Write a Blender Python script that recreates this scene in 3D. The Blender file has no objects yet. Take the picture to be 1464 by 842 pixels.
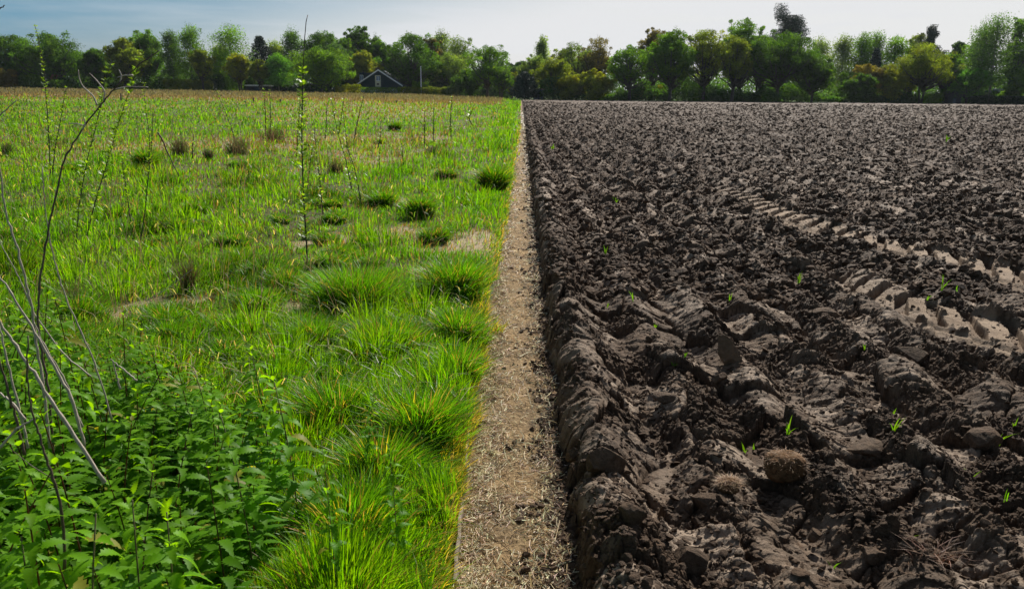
import bpy, math, random
import numpy as np
from mathutils import Matrix, Vector

# ------------------------------------------------------------------ camera
W0, H0 = 1464.0, 842.0
FPX = 1149.0
CAM_H = 1.6
PITCH = math.radians(14.16)
YAW = math.radians(0.5)
ROLL = math.radians(0.5)
sc = bpy.context.scene
col = sc.collection
cam_d = bpy.data.cameras.new("camera")
cam = bpy.data.objects.new("camera", cam_d)
col.objects.link(cam)
RM = Matrix.Rotation(YAW, 4, 'Z') @ Matrix.Rotation(math.pi/2 - PITCH, 4, 'X') @ Matrix.Rotation(ROLL, 4, 'Z')
cam.matrix_world = Matrix.Translation((0, 0, CAM_H)) @ RM
cam_d.sensor_width = 36
cam_d.lens = 36 * FPX / W0
cam_d.clip_start = 0.05
cam_d.clip_end = 6000
cam_d.dof.use_dof = True
cam_d.dof.focus_distance = 3.6
cam_d.dof.aperture_fstop = 9.0
sc.camera = cam
sc.render.engine = 'CYCLES'

# ------------------------------------------------------------------ sky and sun
SUN_EL, SUN_AZ = math.radians(40), math.radians(24)     # azimuth measured from +Y towards +X
world = bpy.data.worlds.new("World")
sc.world = world
world.use_nodes = True
nt = world.node_tree
nt.nodes.clear()
wo = nt.nodes.new('ShaderNodeOutputWorld')
bg = nt.nodes.new('ShaderNodeBackground')
sky = nt.nodes.new('ShaderNodeTexSky')
sky.sky_type = 'NISHITA'
sky.sun_disc = False
sky.sun_elevation = SUN_EL
sky.sun_rotation = SUN_AZ
sky.air_density = 1.0
sky.dust_density = 1.4
sky.ozone_density = 1.5
bg.inputs[1].default_value = 0.05
tc = nt.nodes.new('ShaderNodeTexCoord')
mp = nt.nodes.new('ShaderNodeMapping')
mp.inputs['Scale'].default_value = (1.6, 1.6, 16.0)
mp.inputs['Rotation'].default_value = (0.1, 0.25, 0.2)
ns = nt.nodes.new('ShaderNodeTexNoise')
ns.inputs['Scale'].default_value = 1.6
ns.inputs['Detail'].default_value = 6
ns.inputs['Roughness'].default_value = 0.55
rp = nt.nodes.new('ShaderNodeMapRange')
rp.inputs['From Min'].default_value = 0.48
rp.inputs['From Max'].default_value = 0.75
rp.inputs['To Max'].default_value = 0.6
mx = nt.nodes.new('ShaderNodeMix')
mx.data_type = 'RGBA'
mx.inputs[7].default_value = (10.2, 10.3, 10.5, 1)
nt.links.new(tc.outputs['Generated'], mp.inputs[0])
nt.links.new(mp.outputs[0], ns.inputs[0])
nt.links.new(ns.outputs[0], rp.inputs[0])
# thin high cloud, thickest below the sun and thinning out to clear blue away from it
dp = nt.nodes.new('ShaderNodeVectorMath'); dp.operation = 'DOT_PRODUCT'
dp.inputs[1].default_value = (math.sin(math.radians(14)), math.cos(math.radians(14)), 0.0)
nt.links.new(tc.outputs['Generated'], dp.inputs[0])
vr_ = nt.nodes.new('ShaderNodeMapRange'); vr_.interpolation_type = 'SMOOTHSTEP'
vr_.inputs['From Min'].default_value = 0.66; vr_.inputs['From Max'].default_value = 0.985
vr_.inputs['To Min'].default_value = 0.0; vr_.inputs['To Max'].default_value = 0.92
nt.links.new(dp.outputs['Value'], vr_.inputs[0])
mxm = nt.nodes.new('ShaderNodeMath'); mxm.operation = 'ADD'; mxm.use_clamp = True
nt.links.new(vr_.outputs[0], mxm.inputs[0]); nt.links.new(rp.outputs[0], mxm.inputs[1])
nt.links.new(mxm.outputs[0], mx.inputs[0])
nt.links.new(sky.outputs[0], mx.inputs[6])
# clear blue gap in the veil: towards the west (left) and higher up, on the sky dome itself
d2 = nt.nodes.new('ShaderNodeVectorMath'); d2.operation = 'DOT_PRODUCT'; d2.inputs[1].default_value = (-1.15, 0.0, 4.6)
nt.links.new(tc.outputs['Generated'], d2.inputs[0])
b1 = nt.nodes.new('ShaderNodeMapRange'); b1.interpolation_type = 'SMOOTHSTEP'
b1.inputs['From Min'].default_value = 0.3; b1.inputs['From Max'].default_value = 1.15; b1.inputs['To Max'].default_value = 1.0
nt.links.new(d2.outputs['Value'], b1.inputs[0])
sx = nt.nodes.new('ShaderNodeSeparateXYZ'); nt.links.new(tc.outputs['Generated'], sx.inputs[0])
b2 = nt.nodes.new('ShaderNodeMapRange'); b2.inputs['From Min'].default_value = 0.2; b2.inputs['From Max'].default_value = 0.55
b2.inputs['To Min'].default_value = 1.0; b2.inputs['To Max'].default_value = 0.0
nt.links.new(sx.outputs[2], b2.inputs[0])
b5 = nt.nodes.new('ShaderNodeMath'); b5.operation = 'MULTIPLY_ADD'; b5.inputs[1].default_value = -.8; b5.inputs[2].default_value = 1.0
nt.links.new(rp.outputs[0], b5.inputs[0])
b4 = nt.nodes.new('ShaderNodeMath'); b4.operation = 'MULTIPLY'; nt.links.new(b1.outputs[0], b4.inputs[0]); nt.links.new(b5.outputs[0], b4.inputs[1])
b3 = nt.nodes.new('ShaderNodeMath'); b3.operation = 'MULTIPLY'; nt.links.new(b4.outputs[0], b3.inputs[0]); nt.links.new(b2.outputs[0], b3.inputs[1])
mb = nt.nodes.new('ShaderNodeMix'); mb.data_type = 'RGBA'; mb.inputs[7].default_value = (1.6, 4.1, 6.1, 1)
nt.links.new(b3.outputs[0], mb.inputs[0]); nt.links.new(mx.outputs[2], mb.inputs[6])
nt.links.new(mb.outputs[2], bg.inputs[0])
nt.links.new(bg.outputs[0], wo.inputs[0])

sun_d = bpy.data.lights.new("sun", 'SUN')
sun_d.energy = 5.0
sun_d.angle = math.radians(0.55)
sun_d.color = (1.0, 0.95, 0.87)
sun = bpy.data.objects.new("sun", sun_d)
col.objects.link(sun)
sdir = Vector((math.sin(SUN_AZ)*math.cos(SUN_EL), math.cos(SUN_AZ)*math.cos(SUN_EL), math.sin(SUN_EL)))
sun.rotation_euler = sdir.to_track_quat('Z', 'Y').to_euler()
vs = sc.view_settings
vs.view_transform = 'Standard'
vs.look = 'None'
vs.gamma = 1
vs.exposure = 0.62
vs.use_curve_mapping = False
sc.cycles.max_bounces = 6
sc.cycles.transmission_bounces = 4
sc.cycles.transparent_max_bounces = 4
sc.cycles.use_denoising = True

# ------------------------------------------------------------------ helpers
RM3 = np.array(RM.to_3x3())
def ray(px, py):
    d = np.array([px - W0/2, H0/2 - py, -FPX])
    return RM3 @ d
def on_plane(px, py, z=0.0):
    d = ray(px, py); t = (z - CAM_H) / d[2]
    return np.array([d[0]*t, d[1]*t, z])
def at(px, py, D):
    d = ray(px, py); t = D / d[1]
    return np.array([d[0]*t, D, CAM_H + d[2]*t])
def mpp(D):                                     # metres per photo pixel at distance D
    return D / FPX

rng = np.random.default_rng(7)

def mesh_np(name, V, F, mat=None, parent=None, smooth=False, colr=None, extra=None, fcol=None):
    V = np.ascontiguousarray(V, dtype=np.float32).reshape(-1, 3)
    if not isinstance(F, (list, tuple)): F = [F]
    F = [np.asarray(f, dtype=np.int32) for f in F if len(f)]
    me = bpy.data.meshes.new(name)
    me.vertices.add(len(V)); me.vertices.foreach_set('co', V.ravel())
    tot = sum(f.size for f in F); npoly = sum(len(f) for f in F)
    me.loops.add(tot); me.polygons.add(npoly)
    me.loops.foreach_set('vertex_index', np.concatenate([f.ravel() for f in F]))
    st = []; o = 0
    for f in F:
        st.append(o + np.arange(len(f)) * f.shape[1]); o += f.size
    me.polygons.foreach_set('loop_start', np.concatenate(st).astype(np.int32))
    me.update(calc_edges=True)
    me.polygons.foreach_set('use_smooth', np.full(npoly, smooth))
    if colr is not None:
        a = me.attributes.new('col', 'FLOAT_COLOR', 'POINT')
        c = np.ones((len(V), 4), dtype=np.float32); c[:, :3] = colr
        a.data.foreach_set('color', c.ravel())
    if fcol is not None:
        a = me.attributes.new('col', 'FLOAT_COLOR', 'FACE')
        c = np.ones((npoly, 4), dtype=np.float32); c[:, :3] = fcol
        a.data.foreach_set('color', c.ravel())
    if extra:
        for k, v in extra.items():
            a = me.attributes.new(k, 'FLOAT', 'POINT')
            a.data.foreach_set('value', np.ascontiguousarray(v, dtype=np.float32))
    me.validate()
    ob = bpy.data.objects.new(name, me)
    if mat: me.materials.append(mat)
    col.objects.link(ob)
    if parent: ob.parent = parent
    return ob

def empty(name, loc):
    o = bpy.data.objects.new(name, None)
    o.empty_display_size = 0.2
    o.location = loc
    col.objects.link(o)
    return o
def tag(o, label=None, cat=None, group=None, kind=None):
    if label: o['label'] = label
    if cat: o['category'] = cat
    if group: o['group'] = group
    if kind: o['kind'] = kind
    return o

class MB:
    def __init__(s): s.V = []; s.F = {}; s.n = 0; s.C = []
    def add(s, V, F, c=None):
        V = np.asarray(V, dtype=float).reshape(-1, 3)
        for f in F:
            s.F.setdefault(len(f), []).append([i + s.n for i in f])
        s.V.append(V); s.n += len(V)
        if c is not None: s.C.append(np.tile(np.asarray(c, float), (len(V), 1)))
    def addnp(s, V, F):
        F = np.asarray(F)
        s.F.setdefault(F.shape[1], []).extend((F + s.n).tolist())
        s.V.append(V.reshape(-1, 3)); s.n += len(V.reshape(-1, 3))
    def tube(s, pts, rad, n=5, c=None, cap=True):
        pts = np.asarray(pts, float); m = len(pts)
        rad = np.broadcast_to(np.asarray(rad, float), (m,))
        T = np.gradient(pts, axis=0); T /= np.linalg.norm(T, axis=1)[:, None] + 1e-9
        ref = np.array([0.3, 0.9, 0.1]) if abs(T[0][1]) < .8 else np.array([1., 0, 0])
        A = np.cross(T, ref); A /= np.linalg.norm(A, axis=1)[:, None] + 1e-9
        B = np.cross(T, A)
        th = np.arange(n) / n * 2 * math.pi
        V = pts[:, None, :] + rad[:, None, None] * (np.cos(th)[None, :, None] * A[:, None, :] + np.sin(th)[None, :, None] * B[:, None, :])
        F = []
        for i in range(m - 1):
            for j in range(n):
                k = (j + 1) % n
                F.append((i*n + j, i*n + k, (i+1)*n + k, (i+1)*n + j))
        if cap: F.append(tuple(range((m-1)*n, m*n))); F.append(tuple(reversed(range(n))))
        s.add(V, F, c)
    def box(s, lo, hi):
        x0, y0, z0 = lo; x1, y1, z1 = hi
        s.add([(x0,y0,z0),(x1,y0,z0),(x1,y1,z0),(x0,y1,z0),(x0,y0,z1),(x1,y0,z1),(x1,y1,z1),(x0,y1,z1)],
              [(0,3,2,1),(4,5,6,7),(0,1,5,4),(1,2,6,5),(2,3,7,6),(3,0,4,7)])
    def prism(s, poly, y0, y1):                  # polygon in x,z pushed along y
        n = len(poly)
        V = [(p[0], y0, p[1]) for p in poly] + [(p[0], y1, p[1]) for p in poly]
        F = [tuple(range(n)), tuple(reversed(range(n, 2*n)))]
        for i in range(n):
            k = (i+1) % n; F.append((i, i+n, k+n, k))
        s.add(V, F)
    def build(s, name, mat, parent=None, smooth=False):
        return mesh_np(name, np.concatenate(s.V), [np.array(f) for f in s.F.values()], mat, parent, smooth,
                       colr=np.concatenate(s.C) if s.C and sum(len(c) for c in s.C) == s.n else None)

# --- vectorised noises
def hsh(ix, iy, seed):
    with np.errstate(over='ignore'):
        n = (ix.astype(np.int64) * 374761393 + iy.astype(np.int64) * 668265263 + seed * 144269504) & 0xffffffff
        n = ((n ^ (n >> 13)) * 1274126177) & 0xffffffff
        n = n ^ (n >> 16)
        n = (n * 2246822519) & 0xffffffff
        n = n ^ (n >> 15)
    return n.astype(np.float64) / 4294967295.0
def perlin(x, y, seed=0):
    xi = np.floor(x); yi = np.floor(y); fx = x - xi; fy = y - yi
    u = fx*fx*fx*(fx*(fx*6-15)+10); v = fy*fy*fy*(fy*(fy*6-15)+10)
    def g(dx, dy):
        a = hsh(xi+dx, yi+dy, seed) * 2*math.pi
        return np.cos(a)*(fx-dx) + np.sin(a)*(fy-dy)
    a = g(0,0); b = g(1,0); c = g(0,1); d = g(1,1)
    return 1.4 * ((a + (b-a)*u) * (1-v) + (c + (d-c)*u) * v)
def fbm(x, y, seed=0, oct=4, gain=0.5):
    s = 0; a = 1.0; t = 0
    for o in range(oct):
        s = s + a*perlin(x*2**o + o*17.3, y*2**o - o*9.1, seed+o); t += a; a *= gain
    return s / t
def facet(x, y, seed, tilt=1.0):
    """shards: each Voronoi cell is its own tilted plane; returns height (cell units) and crack distance"""
    xi = np.floor(x); yi = np.floor(y)
    f1 = np.full(x.shape, 9.0); f2 = np.full(x.shape, 9.0); hh = np.zeros(x.shape)
    for dx in (-1, 0, 1):
        for dy in (-1, 0, 1):
            cx = xi+dx; cy = yi+dy
            px_ = cx + .1 + .8*hsh(cx, cy, seed); py_ = cy + .1 + .8*hsh(cx, cy, seed+1)
            ex = x - px_; ey = y - py_
            d = ex*ex + ey*ey
            h = (hsh(cx, cy, seed+2) - .5) + tilt*((hsh(cx, cy, seed+3)-.5)*ex + (hsh(cx, cy, seed+4)-.5)*ey)
            m = d < f1
            f2 = np.where(m, f1, np.minimum(f2, d)); hh = np.where(m, h, hh); f1 = np.where(m, d, f1)
    return hh, np.sqrt(f2) - np.sqrt(f1)
def cellrand(x, y, seed):
    xi = np.floor(x); yi = np.floor(y); f1 = np.full(x.shape, 9.0); rr = np.zeros(x.shape)
    for dx in (-1, 0, 1):
        for dy in (-1, 0, 1):
            cx = xi+dx; cy = yi+dy
            d = (x-cx-.1-.8*hsh(cx, cy, seed))**2 + (y-cy-.1-.8*hsh(cx, cy, seed+1))**2
            m = d < f1; rr = np.where(m, hsh(cx, cy, seed+9), rr); f1 = np.where(m, d, f1)
    return rr
def hshn(v): return np.modf(v*37.7)[0]
def tufts(x, y, seed):
    xi = np.floor(x); yi = np.floor(y); f1 = np.full(x.shape, 9.0); a = np.zeros(x.shape); b = np.zeros(x.shape); rr = np.zeros(x.shape)
    for dx in (-1, 0, 1):
        for dy in (-1, 0, 1):
            cx = xi+dx; cy = yi+dy
            ex = x-cx-hsh(cx, cy, seed); ey = y-cy-hsh(cx, cy, seed+1); d = ex*ex+ey*ey
            m = d < f1; rr = np.where(m, hsh(cx, cy, seed+2), rr); a = np.where(m, ex, a); b = np.where(m, ey, b); f1 = np.where(m, d, f1)
    return np.sqrt(f1), np.arctan2(b, a), rr
def sstep(a, b, x):
    t = np.clip((x - a) / (b - a), 0, 1); return t*t*(3-2*t)

# ------------------------------------------------------------------ materials
def new_mat(name):
    m = bpy.data.materials.new(name); m.use_nodes = True
    t = m.node_tree; t.nodes.clear()
    out = t.nodes.new('ShaderNodeOutputMaterial')
    return m, t, out
def principled(t, c=(.5,.5,.5), rough=.6, spec=.4, metal=0):
    p = t.nodes.new('ShaderNodeBsdfPrincipled')
    p.inputs['Base Color'].default_value = (*c, 1)
    p.inputs['Roughness'].default_value = rough
    p.inputs['Specular IOR Level'].default_value = spec
    p.inputs['Metallic'].default_value = metal
    return p
def noise_node(t, scale, detail=4, rough=.6, coord=None):
    n = t.nodes.new('ShaderNodeTexNoise')
    n.inputs['Scale'].default_value = scale; n.inputs['Detail'].default_value = detail
    n.inputs['Roughness'].default_value = rough
    if coord is not None: t.links.new(coord, n.inputs['Vector'])
    return n
def ramp(t, fac, stops):
    r = t.nodes.new('ShaderNodeValToRGB')
    e = r.color_ramp.elements
    while len(e) < len(stops): e.new(.5)
    for el, (p, c) in zip(e, stops): el.position = p; el.color = (*c, 1)
    t.links.new(fac, r.inputs[0]); return r
def simple(name, c, rough=.6, spec=.3, var=.25, scale=8, bump=.0, metal=0):
    m, t, out = new_mat(name)
    p = principled(t, c, rough, spec, metal)
    g = t.nodes.new('ShaderNodeTexCoord')
    n = noise_node(t, scale, 5, .6, g.outputs['Object'])
    r = ramp(t, n.outputs[0], [(.3, tuple(x*(1-var) for x in c)), (.7, tuple(min(1, x*(1+var)) for x in c))])
    t.links.new(r.outputs[0], p.inputs['Base Color'])
    if bump:
        b = t.nodes.new('ShaderNodeBump'); b.inputs['Strength'].default_value = bump; b.inputs['Distance'].default_value = .01
        t.links.new(n.outputs[0], b.inputs['Height']); t.links.new(b.outputs[0], p.inputs['Normal'])
    t.links.new(p.outputs[0], out.inputs[0])
    return m
def leafy(name, trans=.45, boost=(1.5, 1.55, .9), rough=.4, spec=.5, usecolor=False):
    m, t, out = new_mat(name)
    a = t.nodes.new('ShaderNodeAttribute'); a.attribute_name = 'col'
    c = a.outputs['Color']
    if usecolor:
        oi = t.nodes.new('ShaderNodeObjectInfo')
        mm = t.nodes.new('ShaderNodeMix'); mm.data_type = 'RGBA'; mm.blend_type = 'MULTIPLY'; mm.inputs[0].default_value = 1
        t.links.new(c, mm.inputs[6]); t.links.new(oi.outputs['Color'], mm.inputs[7]); c = mm.outputs[2]
    p = principled(t, (.1,.2,.03), rough, spec)
    t.links.new(c, p.inputs['Base Color'])
    tr = t.nodes.new('ShaderNodeBsdfTranslucent')
    b = t.nodes.new('ShaderNodeMix'); b.data_type = 'RGBA'; b.blend_type = 'MULTIPLY'; b.inputs[0].default_value = 1
    b.clamp_result = False
    b.inputs[7].default_value = (*boost, 1)
    t.links.new(c, b.inputs[6]); t.links.new(b.outputs[2], tr.inputs[0])
    mx = t.nodes.new('ShaderNodeMixShader'); mx.inputs[0].default_value = trans
    t.links.new(p.outputs[0], mx.inputs[1]); t.links.new(tr.outputs[0], mx.inputs[2])
    t.links.new(mx.outputs[0], out.inputs[0])
    return m

def soil_mat(name, dark, light, tan, rough=.55, spec=.5, pale=(.31,.228,.158)):
    m, t, out = new_mat(name)
    g = t.nodes.new('ShaderNodeNewGeometry')
    n1 = noise_node(t, 3.0, 6, .65, g.outputs['Position'])
    n2 = noise_node(t, 38, 8, .7, g.outputs['Position'])
    n3 = noise_node(t, 160, 6, .7, g.outputs['Position'])
    r = ramp(t, n2.outputs[0], [(.3, dark), (.52, tuple((a+b)/2 for a, b in zip(dark, light))), (.75, light)])
    r1 = ramp(t, n1.outputs[0], [(.3, (.72,.72,.74)), (.7, (1.25,1.22,1.2))])
    mm = t.nodes.new('ShaderNodeMix'); mm.data_type = 'RGBA'; mm.blend_type = 'MULTIPLY'; mm.inputs[0].default_value = 1; mm.clamp_result = False
    t.links.new(r.outputs[0], mm.inputs[6]); t.links.new(r1.outputs[0], mm.inputs[7])
    at_ = t.nodes.new('ShaderNodeAttribute'); at_.attribute_name = 'tan'
    m2 = t.nodes.new('ShaderNodeMix'); m2.data_type = 'RGBA'
    t.links.new(at_.outputs['Fac'], m2.inputs[0]); t.links.new(mm.outputs[2], m2.inputs[6]); m2.inputs[7].default_value = (*tan, 1)
    ap = t.nodes.new('ShaderNodeAttribute'); ap.attribute_name = 'pale'
    rpl = ramp(t, n2.outputs[0], [(.25, tuple(c*.75 for c in pale)), (.7, tuple(c*1.15 for c in pale))])
    m3 = t.nodes.new('ShaderNodeMix'); m3.data_type = 'RGBA'
    t.links.new(ap.outputs['Fac'], m3.inputs[0]); t.links.new(m2.outputs[2], m3.inputs[6]); t.links.new(rpl.outputs[0], m3.inputs[7]); m2 = m3
    p = principled(t, light, rough, spec)
    t.links.new(m2.outputs[2], p.inputs['Base Color'])
    psp = t.nodes.new('ShaderNodeMath'); psp.operation = 'MULTIPLY_ADD'; psp.inputs[1].default_value = .25; psp.inputs[2].default_value = spec
    t.links.new(ap.outputs['Fac'], psp.inputs[0]); t.links.new(psp.outputs[0], p.inputs['Specular IOR Level'])
    rr = t.nodes.new('ShaderNodeMapRange'); rr.inputs['To Min'].default_value = rough-.12; rr.inputs['To Max'].default_value = rough+.3
    t.links.new(n1.outputs[0], rr.inputs[0]); t.links.new(rr.outputs[0], p.inputs['Roughness'])
    b = t.nodes.new('ShaderNodeBump'); b.inputs['Strength'].default_value = 1; b.inputs['Distance'].default_value = .02
    b2 = t.nodes.new('ShaderNodeBump'); b2.inputs['Strength'].default_value = .7; b2.inputs['Distance'].default_value = .006
    t.links.new(n2.outputs[0], b.inputs['Height']); t.links.new(n3.outputs[0], b2.inputs['Height'])
    t.links.new(b.outputs[0], b2.inputs['Normal']); t.links.new(b2.outputs[0], p.inputs['Normal'])
    t.links.new(p.outputs[0], out.inputs[0])
    return m

M_soil = soil_mat('ploughed_soil', (.026,.0165,.010), (.148,.098,.063), (.32,.235,.16), .68, .09)
M_path = soil_mat('path_soil', (.13,.085,.042), (.40,.285,.15), (.045,.033,.024), .85, .15)
M_thatch = soil_mat('meadow_thatch', (.03,.035,.012), (.12,.11,.04), (.34,.27,.16), .8, .2)
M_far = simple('far_ground_grass', (.06,.10,.025), .9, .1, .4, .3)
M_grass = leafy('grass_blade', .56, (1.75, 1.6, .5), .42, .3)
M_dry = leafy('dry_grass', .3, (1.1, 1.05, .9), .5, .4)
M_leaf = leafy('nettle_leaf', .55, (2.3, 1.95, .4), .5, .13)
M_tree = leafy('tree_foliage', .5, (1.9, 1.95, .5), .7, .08, usecolor=True)
M_needle = leafy('needles', .12, (1.2, 1.2, .8), .6, .2, usecolor=True)
M_bark = simple('bark', (.07,.058,.045), .9, .2, .4, 3, .6)
M_birch = simple('pale_bark', (.26,.24,.2), .8, .2, .4, 2, .4)
M_stalk = simple('dead_stalk', (.36,.30,.24), .6, .4, .3, 40, .3)
M_brownstalk = simple('brown_stalk', (.085,.055,.038), .6, .4, .35, 40, .3)
M_stem = simple('green_stem', (.09,.08,.03), .6, .3, .35, 30)
M_twig = simple('sapling_bark', (.05,.04,.028), .7, .3, .35, 30, .3)

# ------------------------------------------------------------------ height functions
EDGE_L, EDGE_R = -0.25, 0.215
FIELD_END = 150.0
zf = [(at(px, py, 188.0)[0], at(px, py, 188.0)[2]) for px, py in ((0,127), (300,131), (600,136), (735,142))]
print('far meadow z', zf, 'field end z', at(750,143.5,150)[2], at(1464,149,150)[2])
def edge_r(y):
    z = np.zeros_like(y)
    return EDGE_R + .035*perlin(y*1.3, z, 3) + .022*perlin(y*4.1, z, 4) + .02*perlin(y*11., z, 5) + .012*sstep(2.5, 2.0, y)
def edge_l(y):
    z = np.zeros_like(y)
    return EDGE_L + .09*sstep(6, 14, y) + .15*sstep(14, 45, y) + .04*perlin(y*.55, z, 13) + .03*perlin(y*2.3, z, 14) + .02*perlin(y*6.3, z, 15)
def z_path(x, y):
    return -.012 + .022*fbm(x*4, y*3, 21, 4) + .010*fbm(x*25, y*25, 22, 4, .65) + .022*sstep(.03, .2, x) * (fbm(x*12, y*12, 24, 4, .7)+.2)
def z_meadow(x, y):
    zx = np.interp(x, [a for a, _ in zf], [b for _, b in zf])
    far = zx * sstep(40, 188, y)
    loc = .03*fbm(x*1.3, y*1.3, 31, 4) + .05*fbm(x*.25, y*.25, 32, 2)
    rise = sstep(edge_l(y) + .0, edge_l(y) - .09, x)
    return far + rise*(.045 + loc)

def resample(P, step):
    P = np.asarray(P); seg = np.linalg.norm(np.diff(P, axis=0), axis=1); s = np.concatenate([[0], np.cumsum(seg)])
    q = np.arange(0, s[-1], step)
    return np.stack([np.interp(q, s, P[:, i]) for i in range(P.shape[1])], 1)
TRK = [
    resample([on_plane(a, b, .06)[:2] for a, b in ((1025,264),(1050,278),(1100,300),(1160,321),(1220,340),(1300,359),(1380,377),(1464,399),(1560,428),(1700,474))], .05),
    resample([on_plane(a, b, .06)[:2] for a, b in ((1165,352),(1195,372),(1230,404),(1275,430),(1330,449),(1400,470),(1464,490),(1540,516),(1700,576))], .05),
]
TRK_END = [0.3, 2.2]
def track(x, y):
    """returns list of (mask, height, tan) merged"""
    M = np.zeros_like(x); Hh = np.zeros_like(x); Tn = np.zeros_like(x)
    for k, P in enumerate(TRK):
        lo = P.min(0) - .6; hi = P.max(0) + .6
        idx = np.nonzero((x > lo[0]) & (x < hi[0]) & (y > lo[1]) & (y < hi[1]))[0]
        if not len(idx): continue
        best = np.full(len(idx), 1e9); bi = np.zeros(len(idx), int)
        X = x[idx]; Y = y[idx]
        for j0 in range(0, len(P), 64):
            Q = P[j0:j0+64]
            d = (X[:, None]-Q[None, :, 0])**2 + (Y[:, None]-Q[None, :, 1])**2
            a = d.argmin(1); dm = d[np.arange(len(idx)), a]
            m = dm < best; best = np.where(m, dm, best); bi = np.where(m, a + j0, bi)
        T = np.gradient(P, axis=0); T /= np.linalg.norm(T, axis=1)[:, None]
        t = T[bi]; ex = X - P[bi, 0]; ey = Y - P[bi, 1]
        s = bi*.05 + ex*t[:, 0] + ey*t[:, 1]
        v = -(ex*t[:, 1]*-1 + ey*t[:, 0]) * -1          # + = far side (to the left of travel)
        v = ex*-t[:, 1] + ey*t[:, 0]
        vw = v + .02*perlin(s*3, v*2, 41+k)
        hw = .30
        inside = sstep(hw+.03, hw-.01, np.abs(vw))
        L = (P.shape[0]*.05)
        fade = sstep(TRK_END[k]*.2, TRK_END[k]+.6, s) * (.8 + .2*sstep(-.35, .1, fbm(s*.8, v*1.2+k*7, 43, 2)))
        ph = (s + 1.15*vw + .02*perlin(s*3, v*4, 44)) / .33
        fr = ph - np.floor(ph)
        slot = sstep(.0, .08, fr) * sstep(.45, .33, fr) * sstep(-.19, -.13, vw)
        ledge = .016*sstep(-.16, -.2, vw) * np.sin(v*90)*.4
        tilt = .02*(fr-.7)
        h = .05 + tilt - .135*slot - .03*sstep(-.15, -.25, vw) + ledge + .008*fbm(s*11, v*17, 45, 4) - .02*sstep(.1,.27,vw)
        crumb = fbm(X*9, Y*9, 46, 3)
        keep = inside * fade; cmk = sstep(.25, .5, crumb); h = h + cmk*(.025 + .03*crumb)
        tn = keep * (1-.85*cmk) * (.45 + .55*sstep(.5, 4., s + (20 if k else 0))) * (1 - .6*slot) * (.62 + .38*sstep(-.3, .3, fbm(s*5, v*6, 47, 3)))
        upd = keep > M[idx]
        ii = idx[upd]
        M[ii] = keep[upd]; Hh[ii] = h[upd]; Tn[ii] = tn[upd]
    return M, Hh, Tn

def z_field(x, y, want=False):
    xe = edge_r(y)
    u = x - xe
    wx = x + .022*fbm(x*8, y*8, 51, 3); wy = y + .022*fbm(x*8, y*8, 52, 3)
    base = .075 + .035*fbm(x*.9, y*.7, 53, 3)
    # furrow slices run along the path
    ridge = .045*np.cos((wx - xe - .2 + .10*fbm(x*.8, y*.8, 54, 2)) * 2*math.pi/.43) * sstep(9, 2.0, x)
    cr = cellrand(wx*3.6, wy*3.0, 61); cr2 = cellrand(wx*8.5, wy*7.5, 71)
    h1, c1 = facet(wx*3.6, wy*3.0, 61, 1.5)
    h2, c2 = facet(wx*8.5, wy*7.5, 71, 1.3)
    h3, c3 = facet(wx*21, wy*19, 81, 1.3)
    h4, c4 = facet(wx*52, wy*50, 91, 1.2)
    nr_ = fbm(x*1.6, y*1.6, 55, 3)
    sl1 = sstep(.46, .58, cr + .5*nr_ + .25*fbm(x*9, y*9, 58, 2))     # 1 = crumbly, 0 = smooth plough slab
    sl2 = sstep(.62, .70, cr2)
    rough = .12 + 1.05*sl1
    pale = np.clip((1-sl1)*(.15+.8*hshn(cr)**2) + sl2*.6*hshn(cr2*3), 0, 1)*sstep(-.3, .25, fbm(x*13, y*13, 60, 3)+.15) * (1-np.exp(-c1/.05)) * (1-.75*sstep(8, 25, y))  # pale tone fades with distance, painted in place of shaded clod sides
    far_k = 1 + .35*sstep(5, 14, y) + .5*sstep(16, 40, y)
    H = base + ridge + far_k*(.070*h1 + .042*h2*(.3+.7*rough)) + (1-.7*sstep(5, 12, y))*(.026*h3*rough + .012*h4*(.15+.85*rough) + .004*np.sin((wx*.6+wy+.03*fbm(x*7,y*7,59,2))*95)*(1-sl1))
    H = H - .024*np.exp(-c1/.05) - .014*np.exp(-c2/.07)*rough - .008*np.exp(-c3/.10)*rough*(1-sstep(5, 10, y))
    H = H + .016*fbm(x*12, y*12, 56, 4)*rough
    # wall of the first furrow slice beside the path
    lip = .095*np.exp(-((u-.10)/.12)**2)*sstep(40,6,y) 
    wall = sstep(-.03, .035 + .03*perlin(y*6, x*0, 57), u + .02*h2)
    zp = z_path(x, y)
    M, TH, TN = track(x, y)
    Hb = H + lip
    Hb = Hb*(1-M) + (base*.4 + TH + .012*h3*(1-M))*M
    out = zp*(1-wall) - .02*(1-wall)*sstep(-.06, 0, u) + np.maximum(Hb, .0)*wall
    # field fades down to the grass verge at its far end
    if want:
        return out, TN, pale*(1-M)*wall
    return out
def zf1(x, y): return float(z_field(np.array([x]), np.array([y]))[0])
def zm1(x, y): return float(z_meadow(np.array([x]), np.array([y]))[0])

def rows(y0, y1, n_inv, n_geo):
    a = 1/np.linspace(1/y0, 1/y1, n_inv); b = np.geomspace(y0, y1, n_geo)
    r = np.unique(np.concatenate([a, b])); return r
def grid_mesh(name, X, Y, Z, mat, extra=None, smooth=True):
    nr, nc = X.shape
    V = np.stack([X, Y, Z], -1).reshape(-1, 3)
    i = np.arange(nr*nc).reshape(nr, nc)
    F = np.stack([i[:-1, :-1], i[:-1, 1:], i[1:, 1:], i[1:, :-1]], -1).reshape(-1, 4)
    return mesh_np(name, V, F, mat, None, smooth, extra=extra)

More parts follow.
